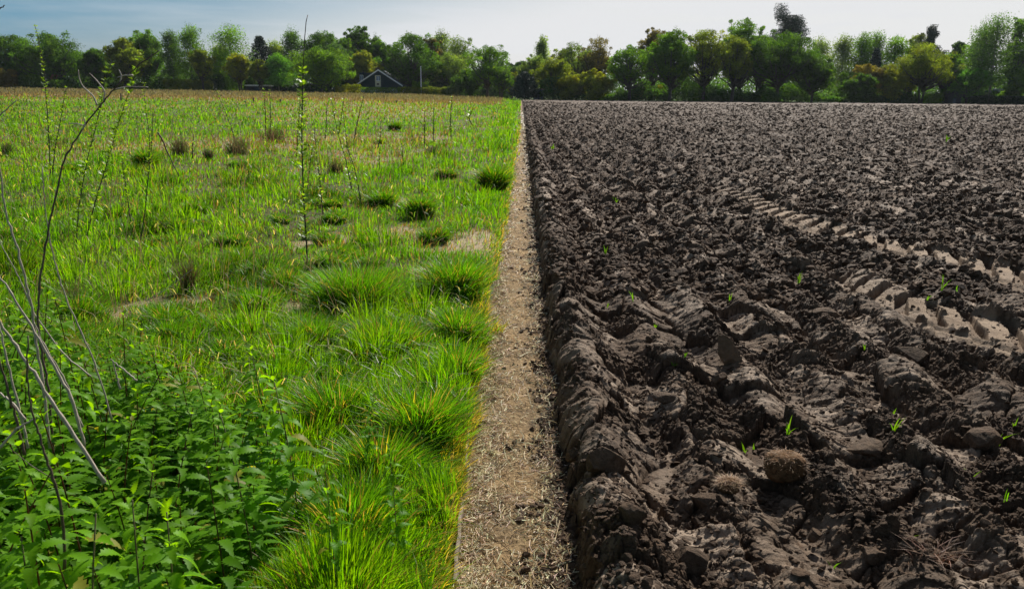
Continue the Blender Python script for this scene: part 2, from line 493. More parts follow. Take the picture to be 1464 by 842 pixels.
# ------------------------------------------------------------------ ground
gx = np.array([-3000., -400, -150, 0, 150, 400, 3000]); gy = np.array([-40., -1., 1, 100., 149, 300, 1200, 5000])
GX, GY = np.meshgrid(gx, gy)
GZ = np.where(GY < 148, -.35, -.06)
g = grid_mesh('ground', GX, GY, GZ, M_far)
tag(g, kind='structure')

# ploughed field
ry = rows(1.55, FIELD_END, 1500, 800)
t = np.linspace(0, 1, 1000) ** 1.12
RX0 = -.06
Wd = .86*ry + 1.6
X = EDGE_R - .05 + t[None, :] * Wd[:, None]
Y = np.repeat(ry[:, None], len(t), 1)
xf, yf = X.ravel(), Y.ravel()
Z, TN, WL = z_field(xf, yf, True)
M_soil_tan = 1.0*TN * (.8 + .3*fbm(xf*6, yf*6, 99, 2))
tanv = np.clip(M_soil_tan, 0, 1)
f_ob = grid_mesh('ploughed_field', X, Y, Z.reshape(X.shape), M_soil, extra={'tan': tanv, 'pale': WL}, smooth=False)
tag(f_ob, kind='structure')
# outer wings of the field past the frame
ryc = np.geomspace(1.5, FIELD_END, 60); tt = np.linspace(0, 1, 40)
Xw = (.86*ryc+1.4)[:, None] + tt[None, :]*(220 - ryc[:, None]*.5)
Yw = np.repeat(ryc[:, None], 40, 1)
w_ob = grid_mesh('field_margin', Xw, Yw, .05+.03*fbm(Xw*.7, Yw*.7, 8, 3)-.03*sstep(0,.05,1-tt)[None,:], M_soil)
tag(w_ob, kind='structure')

# path
pr = rows(1.4, FIELD_END, 900, 250); pt = np.linspace(-.5, .42, 260)
PX, PY = np.meshgrid(pt, pr)
PZ = z_path(PX.ravel(), PY.ravel()).reshape(PX.shape)
crumb = sstep(.02, .16, PX - edge_r(PY) + .20 + .14*fbm(PX*8, PY*8, 35, 3))*np.maximum(sstep(-.25, .2, fbm(PX*14, PY*14, 36, 3)), sstep(20, 50, PY))
p_ob = grid_mesh('path', PX, PY, PZ, M_path, extra={'tan': crumb.ravel()*.8})
tag(p_ob, kind='structure')

# meadow base
mr = rows(1.2, 192, 420, 260); mt = np.linspace(0, 1, 300)**1.3
MX = (EDGE_L + .04) - mt[None, :]*(.9*mr + 2.5)[:, None]
MY = np.repeat(mr[:, None], len(mt), 1)
BARE = [(-.62, 4.4, .35, .5), (-1.0, 8.6, .9, .9), (-2.0, 8.0, .6, .6), (-1.75, 4.9, .3, .35), (-4.1,10.5,.5,.5), (-.75, 7.2, .5, .35), (-1.2, 6.3, .3, .25), (-3.6, 6.6, .5, .3)]
BARE = [(on_plane(a, b)[0], on_plane(a, b)[1], c, d) for a, b, c, d in
        ((690,352,.45,.7),(640,358,.5,.6),(560,340,.35,.5),(400,450,.3,.25),(330,470,.3,.3),(470,352,.4,.5),(620,400,.2,.25),(150,465,.3,.3),(590,300,.4,.7),(250,440,.4,.2))]
def bare(x, y):
    b = np.zeros_like(x)
    n = .8*fbm(x*3.2, y*3.2, 37, 4)
    for cx, cy, rx, ry_ in BARE:
        b = np.maximum(b, sstep(1.15, .55, np.sqrt(((x-cx)/rx)**2 + ((y-cy)/ry_)**2) + n))
    return b
def dryness(x, y):
    """brown dead-grass zones"""
    d = sstep(.0, .5, fbm(x*.12, y*.05, 38, 3) + .25*sstep(60, 150, y) - .35*sstep(24, 8, y))
    band = np.exp(-((y-25-.6*(x+6))/4.5)**2) * sstep(-1.5, -3.5, x) * sstep(-16, -9, x)
    left = np.exp(-((x+13+.2*y)/3.)**2) * np.exp(-((y-22)/7)**2)
    far = .8*sstep(75, 120, y + 14*fbm(x*.05, y*.05, 39, 2))
    mid = sstep(38, 55, y) * sstep(-.045*y-1.2, -.06*y-3., x) * sstep(-.34*y-2, -.20*y, x) * .75
    strip = sstep(-1.15-.012*y, -.8-.008*y, x)
    return np.clip(np.maximum.reduce([d*.75, band*.95, left*.7, far, mid]) * (1-strip), 0, 1)
MZ = z_meadow(MX.ravel(), MY.ravel())
m_ob = grid_mesh('meadow_ground', MX, MY, MZ.reshape(MX.shape), M_thatch,
                 extra={'tan': np.clip(bare(MX.ravel(), MY.ravel()) + .75*dryness(MX.ravel(), MY.ravel()), 0, 1)})
tag(m_ob, kind='structure')

# green verge at the far end of the field
vg = MB()
M_verge = simple('verge_grass', (.028,.045,.01), .9, .1, .4, .5)
vx = np.linspace(-1.5, 160, 80); vy = np.linspace(148.5, 170, 14)
VX, VY = np.meshgrid(vx, vy)
v_ob = grid_mesh('verge', VX, VY, .04 + .10*sstep(148.5, 151, VY) + .08*fbm(VX*.6, VY*.6, 5, 3), M_verge)
tag(v_ob, kind='structure')

# ------------------------------------------------------------------ blades
def blade_geo(P, h, w, az, lean, face):
    n = len(P)
    ts = np.array([0, .42, .76, 1.]); ws = np.array([.8, 1., .62])
    L = np.stack([np.cos(az), np.sin(az), np.zeros(n)], 1)
    S = np.stack([np.cos(face), np.sin(face), np.zeros(n)], 1)
    V = np.zeros((n, 7, 3))
    for k, tk in enumerate(ts):
        c = P + L * (h*lean*tk**1.8)[:, None]
        c[:, 2] += h*tk*(1 - .32*np.minimum(lean, 1.6)*tk**1.5)
        if k < 3:
            o = S * (w*ws[k]*.5)[:, None]
            V[:, 2*k] = c - o; V[:, 2*k+1] = c + o
        else: V[:, 6] = c
    b = np.arange(n)[:, None] * 7
    Q = np.concatenate([b + np.array([0,1,3,2]), b + np.array([2,3,5,4])]); T = b + np.array([4,5,6])
    return V.reshape(-1, 3), [Q, T]
def jitter_cols(base, n, amt=.25, r=rng):
    b = np.tile(np.asarray(base, float), (n, 1)) if np.ndim(base) == 1 else base
    return b * (1 + amt*(r.random((n, 1))*2-1)) * (1 + .12*(r.random((n, 3))*2-1))

TUSSOCK = []     # (x, y, r, height)
def tus(px, py, r, h): p = on_plane(px, py); TUSSOCK.append((p[0], p[1], r, h))

# general sward, one mass
N = 620000
D = 1/ (1/1.15 + rng.random(N)*(1/190 - 1/1.15))
D = np.where(rng.random(N) < .35, np.exp(np.log(2.5) + rng.random(N)*(np.log(190)-np.log(2.5))), D)
u = rng.random(N)
xL = -(.82*D + 1.2)
x = edge_l(D) + .0 - u*( -xL + EDGE_L)
# push a few over the lip
y = D
bz = bare(x, y); dr = dryness(x, y)
keep = rng.random(N) > bz*.72
x, y, bz, dr, D = x[keep], y[keep], bz[keep], dr[keep], D[keep]
n = len(x)
hn = fbm(x*1.1, y*1.1, 101, 3); hn2 = fbm(x*3.2, y*3.2, 102, 2)
lush = sstep(-1.5-.012*y, -.55, x)
h = .085 + .12*sstep(-.3, .5, hn) + .08*sstep(-.1, .6, hn2) + .05*lush + .12*lush*sstep(9, 25, y)
tf, ta, trn = tufts(x*2.6 + .5*hn, y*2.6, 201)
tf2, ta2, trn2 = tufts(x*.9, y*.9, 211)
dome = np.exp(-(tf/.42)**2)*sstep(.25, .9, trn)
dome2 = np.exp(-(tf2/.30)**2)*sstep(.45, .9, trn2)
ptc = sstep(-.35, .3, fbm(x*.55, y*.4, 231, 3))
h = h*(.55 - .27*(1-ptc)*sstep(4, 7, y)*sstep(70, 40, y)) + .19*dome*(.45+.55*ptc) + .24*dome2*sstep(3.5, 7, y)
h = h*(1-.5*bz)
h = h + .30*sstep(70, 130, y) * dr
h *= .55 + .75*rng.random(n)
h = np.where(x > EDGE_L-.12, h*.75, h)
w = np.maximum(.0045, .00085*D) * (.7 + .7*rng.random(n))
isdry = rng.random(n) < (.035 + .42*dr + .6*bz + .75*sstep(85, 115, y)*sstep(-1.1-.008*y, -2.2-.012*y, x) + .12*(1-ptc))
az = np.where(dome > .15, ta + rng.normal(0, .6, n), rng.normal(.3, 1.3, n)); lean = np.abs(rng.normal(.22, .28, n)) + .06
lean = np.where(D > 60, lean*.5, lean)
face = rng.random(n)*math.pi
z = z_meadow(x, y) - .01
mixg = fbm(x*.7, y*.5, 103, 3)
g1 = np.array([.080,.225,.004]); g2 = np.array([.150,.315,.004]); g3 = np.array([.036,.115,.004])
k = sstep(-.4, .5, mixg + .3*rng.normal(size=n) + .7*(trn-.5))[:, None]
cg = g1*(1-k) + g2*k
k3 = (rng.random(n) < .22)[:, None]
cg = np.where(k3, g3, cg)
near_left = sstep(3.5, 1.5, y)[:, None]*.0
cd = np.where((rng.random(n) < .4)[:, None], np.array([.26,.18,.08]), np.array([.15,.095,.04]))
lil = sstep(80, 130, y)[:, None]
cd = cd*(1-lil) + np.array([.105,.098,.088])*lil
cg = cg*(1-.45*(sstep(.2,.6,dome2)*(hshn(trn2) < .5)*sstep(3.5,7,y))[:, None])
cc = np.where(isdry[:, None], cd, cg)
cc = jitter_cols(cc, n, .3)
V, F = blade_geo(np.stack([x, y, z], 1), h, w, az, lean, face)
o = mesh_np('meadow_grass', V, F, M_grass, colr=np.repeat(cc, 7, 0))
tag(o, 'mixed green and straw-coloured grass covering the whole meadow', 'grass', kind='stuff')

# broad glossy stray leaves lying flat that catch the sun
n = 5000
D = 1/(1/3.5 + rng.random(n)*(1/60 - 1/3.5)); x = EDGE_L - .02 - rng.random(n)*(.75*D + .6); y = D
az = rng.random(n)*2*math.pi
V, F = blade_geo(np.stack([x, y, z_meadow(x, y) + .06 + .1*rng.random(n)], 1), .06+.08*rng.random(n), np.maximum(.005, .0009*D), az, 1.+.9*rng.random(n), az+math.pi/2+rng.normal(0,.3,n))
c = jitter_cols(np.where((rng.random(n) < .35)[:, None], np.array([.42,.36,.22]), np.array([.13,.22,.04])), n, .3)
o = mesh_np('bent_grass', V, F, M_grass, colr=np.repeat(c, 7, 0))
tag(o, 'bent glossy grass leaves arching over the meadow sward', 'grass', kind='stuff')

# tall dry bents
n = 9000
D = 1/(1/5. + rng.random(n)*(1/150 - 1/5.)); x = EDGE_L - .5 - rng.random(n)*(.8*D + .6); y = D
kp = rng.random(n) < (.12 + .9*dryness(x, y)); x, y, D = x[kp], y[kp], D[kp]; n = len(x)
V, F = blade_geo(np.stack([x, y, z_meadow(x, y)], 1), .3+.35*rng.random(n), np.maximum(.003, .0006*D), rng.random(n)*6.28, .1+.3*rng.random(n), rng.random(n)*3.14)
c = jitter_cols((.25,.16,.09), n, .35)
o = mesh_np('dry_bents', V, F, M_dry, colr=np.repeat(c, 7, 0))
tag(o, 'thin brown seed stalks left standing from last year across the meadow', 'dry grass', kind='stuff')

# ------------------------------------------------------------------ tussocks
def tussock(px, py, wpx, hpx, dark, label, group='grass tussocks in the meadow', yellow=0., name='grass_tussock'):
    p = on_plane(px, py, .03); D = p[1]
    R = wpx*mpp(D)*.5; hh = hpx*mpp(D)*1.2
    r = np.random.default_rng(int(px*7+py))
    n = int(np.clip(3200*R/.35, 900, 6500))
    th = r.random(n)*2*math.pi; rad = R*.72*r.random(n)**.62*(1+.35*np.sin(th*2+px)*np.cos(th*3+py)+.2*np.sin(th*7+px))
    P = np.stack([p[0] + rad*np.cos(th), p[1] + rad*np.sin(th)*.85, np.zeros(n)], 1)
    P[:, 0] = np.minimum(P[:, 0], EDGE_L + .03)
    P[:, 2] = z_meadow(P[:, 0], P[:, 1]) - .01
    dome = np.sqrt(np.clip(1 - (rad/(R*.95))**2, .1, 1))
    h = hh*(.45 + .6*dome)*(.45 + .75*r.random(n))
    lean = .1 + .65*(rad/R)**1.2 + .3*np.abs(r.normal(size=n))
    az = th + r.normal(0, .95, n)
    w = np.maximum(.0055, .001*D)*(.7 + .6*r.random(n))
    k = r.random((n, 1))
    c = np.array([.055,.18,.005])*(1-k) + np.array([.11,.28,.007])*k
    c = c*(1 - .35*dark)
    dd_ = (r.random(n) < .10)[:, None]; c = np.where(dd_, np.array([.24,.18,.07]), c)
    if yellow: 
        yk = (r.random(n) < yellow)[:, None]; c = np.where(yk, np.array([.34,.30,.03]), c)
    br = (r.random(n) < .02)[:, None]; c = np.where(br, np.array([.4,.25,.08]), c)
    c = jitter_cols(c, n, .2, r)
    V, F = blade_geo(P, h, w, az, lean, r.random(n)*math.pi)
    V = V - np.array([p[0], p[1], 0])
    o = mesh_np(name, V, F, M_grass, colr=np.repeat(c, 7, 0))
    o.location = (p[0], p[1], 0)
    tag(o, label, 'grass tussock' if name == 'grass_tussock' else 'dry grass clump', group)
    return o
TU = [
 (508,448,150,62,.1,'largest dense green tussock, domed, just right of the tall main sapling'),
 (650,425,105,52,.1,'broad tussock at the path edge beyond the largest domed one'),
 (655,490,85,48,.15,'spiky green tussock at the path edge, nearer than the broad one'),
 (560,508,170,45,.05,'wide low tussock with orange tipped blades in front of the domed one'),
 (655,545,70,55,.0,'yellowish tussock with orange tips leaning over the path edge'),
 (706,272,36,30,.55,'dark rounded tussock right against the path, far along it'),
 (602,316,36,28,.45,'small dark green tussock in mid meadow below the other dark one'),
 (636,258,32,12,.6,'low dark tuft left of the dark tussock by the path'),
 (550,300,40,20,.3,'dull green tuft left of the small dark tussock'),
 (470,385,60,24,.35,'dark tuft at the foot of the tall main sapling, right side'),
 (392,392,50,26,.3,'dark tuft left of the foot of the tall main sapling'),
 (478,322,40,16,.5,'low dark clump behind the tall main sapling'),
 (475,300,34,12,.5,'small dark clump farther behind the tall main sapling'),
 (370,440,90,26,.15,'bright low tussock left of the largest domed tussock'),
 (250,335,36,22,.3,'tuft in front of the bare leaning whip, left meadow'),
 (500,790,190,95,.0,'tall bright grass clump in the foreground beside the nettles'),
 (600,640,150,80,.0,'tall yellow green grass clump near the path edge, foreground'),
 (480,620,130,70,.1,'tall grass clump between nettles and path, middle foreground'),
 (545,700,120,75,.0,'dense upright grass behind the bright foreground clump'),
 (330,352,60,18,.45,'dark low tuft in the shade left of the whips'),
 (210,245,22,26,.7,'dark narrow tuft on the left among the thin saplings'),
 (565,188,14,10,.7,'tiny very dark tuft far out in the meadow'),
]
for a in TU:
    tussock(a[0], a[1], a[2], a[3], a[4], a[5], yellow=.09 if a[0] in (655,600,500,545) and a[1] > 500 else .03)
r = np.random.default_rng(4242)
NT = 0
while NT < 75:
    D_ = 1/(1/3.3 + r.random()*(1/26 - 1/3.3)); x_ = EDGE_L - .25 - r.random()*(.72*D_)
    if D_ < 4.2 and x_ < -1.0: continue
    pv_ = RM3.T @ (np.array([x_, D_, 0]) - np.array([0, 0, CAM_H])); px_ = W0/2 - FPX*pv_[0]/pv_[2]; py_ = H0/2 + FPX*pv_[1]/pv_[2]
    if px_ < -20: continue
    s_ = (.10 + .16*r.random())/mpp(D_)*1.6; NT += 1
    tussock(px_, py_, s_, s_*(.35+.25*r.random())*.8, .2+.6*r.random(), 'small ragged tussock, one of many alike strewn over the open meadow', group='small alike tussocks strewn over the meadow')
def dry_clump(px, py, wpx, hpx, label, colr):
    p = on_plane(px, py, .03); D = p[1]; R = wpx*mpp(D)*.5; hh = hpx*mpp(D)
    r = np.random.default_rng(int(px*3+py)); n = 300
    rad = R*.4*np.minimum(np.abs(r.normal(0, .8, n)), 1.3); th = r.random(n)*2*math.pi
    P = np.stack([rad*np.cos(th), rad*np.sin(th), np.zeros(n)], 1)
    V, F = blade_geo(P, hh*(.3+.8*r.random(n)), np.maximum(.003, .0006*D)*np.ones(n), th+r.normal(0,1,n), .1+.6*r.random(n)**2, r.random(n)*3.14)
    c = jitter_cols(np.array(colr)*np.array([.62,.8,.8]), n, .4, r); c[r.random(n) < .3] = (.07,.15,.01)
    o = mesh_np('dry_grass_clump', V, F, M_dry, colr=np.repeat(c, 7, 0)); o.location = (p[0], p[1], zm1(p[0], p[1])-.01)
    tag(o, label, 'dry grass clump', 'dry grass clumps in the meadow')
for a in ((298,232,20,20,'dark brown rounded clump of dead grass in the left meadow',(.10,.06,.03)),
          (258,225,40,34,'reddish brown loose clump left of the dark dead clump',(.24,.13,.06)),
          (340,222,60,30,'wide rusty clump of dead grass right of the dark dead clump',(.26,.15,.07)),
          (272,420,40,70,'upright brown wisp of dead grass above the nettles',(.26,.14,.06)),
          (10,225,30,22,'dark clump of dead grass at the left edge',(.1,.06,.03)),
          (105,450,60,60,'rusty dead grass clump behind the nettles and dead stalks',(.22,.13,.06)),
          (390,205,60,24,'red brown clump of dead grass behind the tall main sapling',(.28,.14,.07)),
          (480,250,44,24,'brown clump of dead grass amid the leafy whips',(.2,.12,.05)),
          (620,222,50,14,'pale brown low clump of dead grass near three thin whips',(.26,.18,.09))):
    dry_clump(*a)

# ------------------------------------------------------------------ yellow and short grass right at the path lip
n = 9000
D = 1/(1/1.6 + rng.random(n)*(1/40 - 1/1.6)); y = D; x = edge_l(D) + .03 + .09*sstep(.1, .5, perlin(D*3.1, 0*D, 17)) - np.abs(rng.normal(0, .09, n)) - .03*sstep(3.6, 3.0, D)
V, F = blade_geo(np.stack([x, y, np.maximum(z_path(x, y), z_meadow(x, y)*.6)-.005], 1), .04+.10*rng.random(n), np.maximum(.004, .0009*D), rng.normal(0, .9, n), .3+.8*rng.random(n), rng.random(n)*3.14)
k = rng.random((n, 1)) + .3*sstep(4, 8, D)[:, None]; c = np.where(k < .38, np.array([.38,.33,.03]), np.where(k < .6, np.array([.42,.3,.12]), np.array([.13,.24,.02])))
o = mesh_np('path_edge_grass', V, F, M_grass, colr=np.repeat(jitter_cols(c, n, .25), 7, 0))
tag(o, 'short yellowing grass fringe hanging over the left side of the path', 'grass', kind='stuff')

# ------------------------------------------------------------------ straw on the path
M_straw = leafy('straw', .15, (1, 1, .9), .4, .5)
n = 34000
D = 1/(1/1.5 + rng.random(n)*(1/70 - 1/1.5)); y = D
side = rng.random(n)
x = np.where(side < .45, EDGE_L + .06 + np.abs(rng.normal(0, .055, n)), np.where(side < .6, EDGE_R - .05 - np.abs(rng.normal(0, .05, n)), rng.uniform(EDGE_L, EDGE_R, n)))
cl = sstep(-.25, .3, fbm(x*5, y*4, 111, 3)); kp = rng.random(n) < .25 + .75*cl; x, y, D = x[kp], y[kp], D[kp]; n = len(x)
Ln = (.018 + .05*rng.random(n)**2.2 + .08*(rng.random(n) < .035)) * np.maximum(1, D/9); wd = np.maximum(.0028, .0008*D)*(.7+.6*rng.random(n))
a = rng.random(n)*math.pi; ti = rng.normal(0, .3, n)
d = np.stack([np.cos(a)*np.cos(ti), np.sin(a)*np.cos(ti), np.sin(ti)], 1)*Ln[:, None]*.5
s = np.stack([-np.sin(a), np.cos(a), 0*a], 1)*wd[:, None]*.5
bend = np.stack([-np.sin(a), np.cos(a), .4+0*a], 1)*(Ln*rng.normal(0, .1, n))[:, None]
c0 = np.stack([x, y, z_path(x, y) + .006 + .5*np.abs(d[:, 2])], 1)
up = np.array([0, 0, 1.])*wd[:, None]*.45
V = np.zeros((n, 9, 3))
for i, (dd, bb) in enumerate(((-d, 0*bend), (0*d, bend), (d, 0*bend))):
    V[:, 3*i] = c0+dd+bb-s; V[:, 3*i+1] = c0+dd+bb+up; V[:, 3*i+2] = c0+dd+bb+s
b = np.arange(n)[:, None]*9
F = np.concatenate([b+np.array(q) for q in ([0,1,4,3],[1,2,5,4],[3,4,7,6],[4,5,8,7])])
k = rng.random((n, 1)); c = np.where(k < .55, np.array([.75,.65,.45]), np.where(k < .8, np.array([.46,.33,.17]), np.array([.24,.15,.08])))
o = mesh_np('straw', V, F, M_straw, colr=np.repeat(jitter_cols(c, n, .2), 9, 0))
tag(o, 'scattered broken straw lying on the bare path', 'straw', kind='stuff')

# ------------------------------------------------------------------ loose soil crumbs
def icos(sub):
    import bmesh
    bm = bmesh.new(); bmesh.ops.create_icosphere(bm, subdivisions=sub, radius=1)
    V = np.array([v.co[:] for v in bm.verts]); F = np.array([[v.index for v in f.verts] for f in bm.faces]); bm.free()
    return V, F
IC1, IC2, IC3, IC5 = icos(1), icos(2), icos(3), icos(5)
def rock_var(ic, r, flat=.7, cut=6):
    V, F = ic; V = V.copy()
    V *= 1 + .22*(r.random((len(V), 1))*2-1)
    for _ in range(cut):                         # slice flats
        nrm = r.normal(size=3); nrm /= np.linalg.norm(nrm); dd = .45 + .35*r.random()
        t_ = V @ nrm; V = V - np.maximum(t_-dd, 0)[:, None]*nrm
    V *= np.array([1, .6+.4*r.random(), flat*(.6+.5*r.random())])
    return V, F
def scatter_rocks(name, x, y, z, size, ic, mat, label, cat, nvar=10, sink=.25):
    r = np.random.default_rng(len(x))
    vs_, fs_, off = [], [], 0
    var = r.integers(0, nvar, len(x))
    for v in range(nvar):
        Vb, Fb = rock_var(ic, r, .45 + .4*r.random())
        m = var == v; k = m.sum()
        if not k: continue
        a = r.random(k)*2*math.pi; b = r.normal(0, .35, k); c = r.normal(0, .35, k)
        ca, sa, cb, sb, cc_, s_c = np.cos(a), np.sin(a), np.cos(b), np.sin(b), np.cos(c), np.sin(c)
        R = np.zeros((k, 3, 3))
        R[:, 0, 0] = ca*cb; R[:, 0, 1] = ca*sb*s_c - sa*cc_; R[:, 0, 2] = ca*sb*cc_ + sa*s_c
        R[:, 1, 0] = sa*cb; R[:, 1, 1] = sa*sb*s_c + ca*cc_; R[:, 1, 2] = sa*sb*cc_ - ca*s_c
        R[:, 2, 0] = -sb; R[:, 2, 1] = cb*s_c; R[:, 2, 2] = cb*cc_
        P = np.einsum('kij,vj->kvi', R, Vb)*size[m][:, None, None]
        P += np.stack([x[m], y[m], z[m] + size[m]*sink], 1)[:, None, :]
        vs_.append(P.reshape(-1, 3)); fs_.append((Fb[None] + (np.arange(k)*len(Vb))[:, None, None]).reshape(-1, 3) + off); off += k*len(Vb)
    o = mesh_np(name, np.concatenate(vs_), np.concatenate(fs_), mat, extra={'tan': np.zeros(off)})
    tag(o, label, cat, kind='stuff'); return o
n = 60000
D = 1/(1/1.7 + rng.random(n)*(1/14. - 1/1.7)); y = D; x = edge_r(D) - .02 + rng.random(n)*(.82*D + 1.0)
M, _, _ = track(x, y); dens = sstep(-.35, .35, fbm(x*1.6, y*1.6, 55, 3)); kp = (rng.random(n) < (.15+.85*dens)*(1-.6*M))
x, y, D = x[kp], y[kp], D[kp]; n = len(x)
sz = (.0035 + .013*rng.random(n)**3.0 + .022*(rng.random(n) < .025)*rng.random(n)) * np.maximum(1, D/3.5)**.6
scatter_rocks('soil_crumbs', x, y, z_field(x, y), sz, IC2, M_soil, 'loose crumbs of dark soil over the near ploughed ground', 'soil', 12)
n = 60000
D = np.exp(rng.uniform(np.log(6), np.log(120), n)); y = D; x = edge_r(D) + .05 + rng.random(n)*(.8*D + 1.0)
M, _, _ = track(x, y); kp = M < .3; x, y, D = x[kp], y[kp], D[kp]; n = len(x)
sz = (.018 + .045*rng.random(n)**2)*np.maximum(1, D/14)**.65
scatter_rocks('soil_clods', x, y, z_field(x, y), sz, IC1, M_soil, 'clods of dark soil strewn across the far ploughed field', 'soil', 14, .1)
# crumbs fallen onto the path
n = 9000
D = 1/(1/1.7 + rng.random(n)*(1/30. - 1/1.7)); y = D; x = edge_r(D) - np.abs(rng.normal(0, .04 + .08*sstep(-.2,.4,perlin(D*2.7, 0*D, 18)), n))
sz = (.003 + .020*rng.random(n)**4)*np.maximum(1, D/5)**.5
scatter_rocks('path_crumbs', x, y, z_path(x, y), sz, IC1, M_soil, 'dark crumbs of soil fallen onto the right side of the path', 'soil', 8)

# prominent clods, one by one
def clod(px, py, wpx, hpx, label, rot=0, tilt=0, depth=.8, cat='soil clod', name='soil_clod', mat=None, lift=.25, tan=0.):
    p = on_plane(px, py, .07); D = p[1]; sx = wpx*mpp(D)*.5; szz = hpx*mpp(D)*.5
    r = np.random.default_rng(int(px+py*3))
    V, F = IC5; V = V.copy()
    for _ in range(11):
        nrm = r.normal(size=3); nrm /= np.linalg.norm(nrm); dd = .5 + .3*r.random()
        t_ = V @ nrm; V = V - np.maximum(t_-dd, 0)[:, None]*nrm*.93
    nz = fbm(V[:, 0]*2.6 + V[:, 2]*1.3 + px, V[:, 1]*2.6 - V[:, 2]*1.7, 7, 5, .6)
    V *= (1 + .12*nz)[:, None]
    V *= np.array([sx, sx*depth, szz])
    Rm = np.array((Matrix.Rotation(rot, 3, 'Z') @ Matrix.Rotation(tilt, 3, 'Y')))
    V = V @ Rm.T
    z0 = zf1(p[0], p[1])
    o = mesh_np(name, V, F, mat or M_soil, smooth=True, extra={'tan': np.full(len(V), tan)})
    o.location = (p[0], p[1], max(z0, .05) + szz*lift)
    tag(o, label, cat, 'large clods on the ploughed field')
    return o
clod(1040,530,34,64,'grey leaf-shaped flat clod standing on edge in the near field',-.3,-.5,.45,lift=.55,tan=.25)
for i, a in enumerate([
 (1028,548,26,22,'small clod touching the lower left of the grey upright slab'),
 (820,652,32,28,'rounded dark clod in the gap between path and furrow wall'),
 (1148,494,22,16,'faceted clod with a lit top, right of the grey upright slab',),
 (930,497,26,22,'dark block with a lit right rim left of the grey upright slab'),
 (1300,508,60,32,'large dark block in shade below the near tyre tread'),
 (1012,718,66,36,'broad clod with a mossy brown back in front of the ridge'),
 (1030,725,30,22,'small grey stone-like lump against the mossy brown clod'),
 (985,810,74,56,'big rounded clod near the bottom edge of the field'),
 (900,806,60,40,'cracked clod at the bottom beside the path furrow'),
 (860,690,90,60,'wide end block of the furrow ridge beside the path'),
 (1250,795,60,32,'flat clod near the bottom edge, right of the root ball'),
 (1165,760,30,24,'dark rounded clod below the root ball'),
 (1405,640,70,36,'pale cracked slab at the right edge of the near field'),
 (1180,455,50,22,'flat lit slab left of the near tyre tread'),
 (955,580,60,18,'long pale flat shard lying in front of the upright slab'),
 (880,390,26,22,'pale upright shard beside the first ridge'),
 (893,322,26,16,'small bright shard on the first ridge, farther away'),
 (1240,640,70,26,'low smooth slab in mid near field between grass sprouts'),
]):
    clod(*a, rot=rng.uniform(-1, 1), tilt=rng.uniform(-.3, .3), depth=.7, tan=.12*rng.random())

# root balls
M_rootsoil = simple('rooty_brown_soil', (.10,.055,.026), .9, .1, .6, 60, 1.0)
M_root = leafy('root_fibre', .2, (1.1, 1, .8), .6, .3)
def root_ball(px, py, wpx, hpx, label):
    p = on_plane(px, py, .06); D = p[1]; R = wpx*mpp(D)*.5; Hh = hpx*mpp(D)
    e = empty('root_ball', (p[0], p[1], zf1(p[0], p[1])))
    tag(e, label, 'root ball', 'torn root balls on the ploughed field')
    r = np.random.default_rng(int(px)); V, F = IC5; V = V.copy()
    V = np.sign(V)*np.abs(V)**.62
    V *= (1+.1*fbm(V[:, 0]*3+V[:, 2], V[:, 1]*3-V[:, 2], 17, 4))[:, None]
    V = V*np.array([R, R*.8, Hh*.5]) + np.array([0, 0, Hh*.42])
    mesh_np('soil_lump', V, F, M_rootsoil, e, True)
    n = 900; th = r.random(n)*6.283; ph = np.arccos(r.random(n)*1.1-.1)
    P = np.stack([R*.95*np.sin(ph)*np.cos(th), R*.76*np.sin(ph)*np.sin(th), Hh*.42+Hh*.5*np.cos(ph)], 1)
    Vb, Fb = blade_geo(P, .006+.016*r.random(n)**2, np.full(n, .0016), th+r.normal(0, .9, n), 1.2+1.6*r.random(n), r.random(n)*3.14)
    mesh_np('root_fibres', Vb, Fb, M_root, e, colr=np.repeat(jitter_cols((.26,.145,.06), n, .5, r), 7, 0))
root_ball(1120,688,60,44,'square brown ball of torn grass roots on the near field')
root_ball(1040,712,34,22,'small golden brown tuft of roots behind the mossy clod')

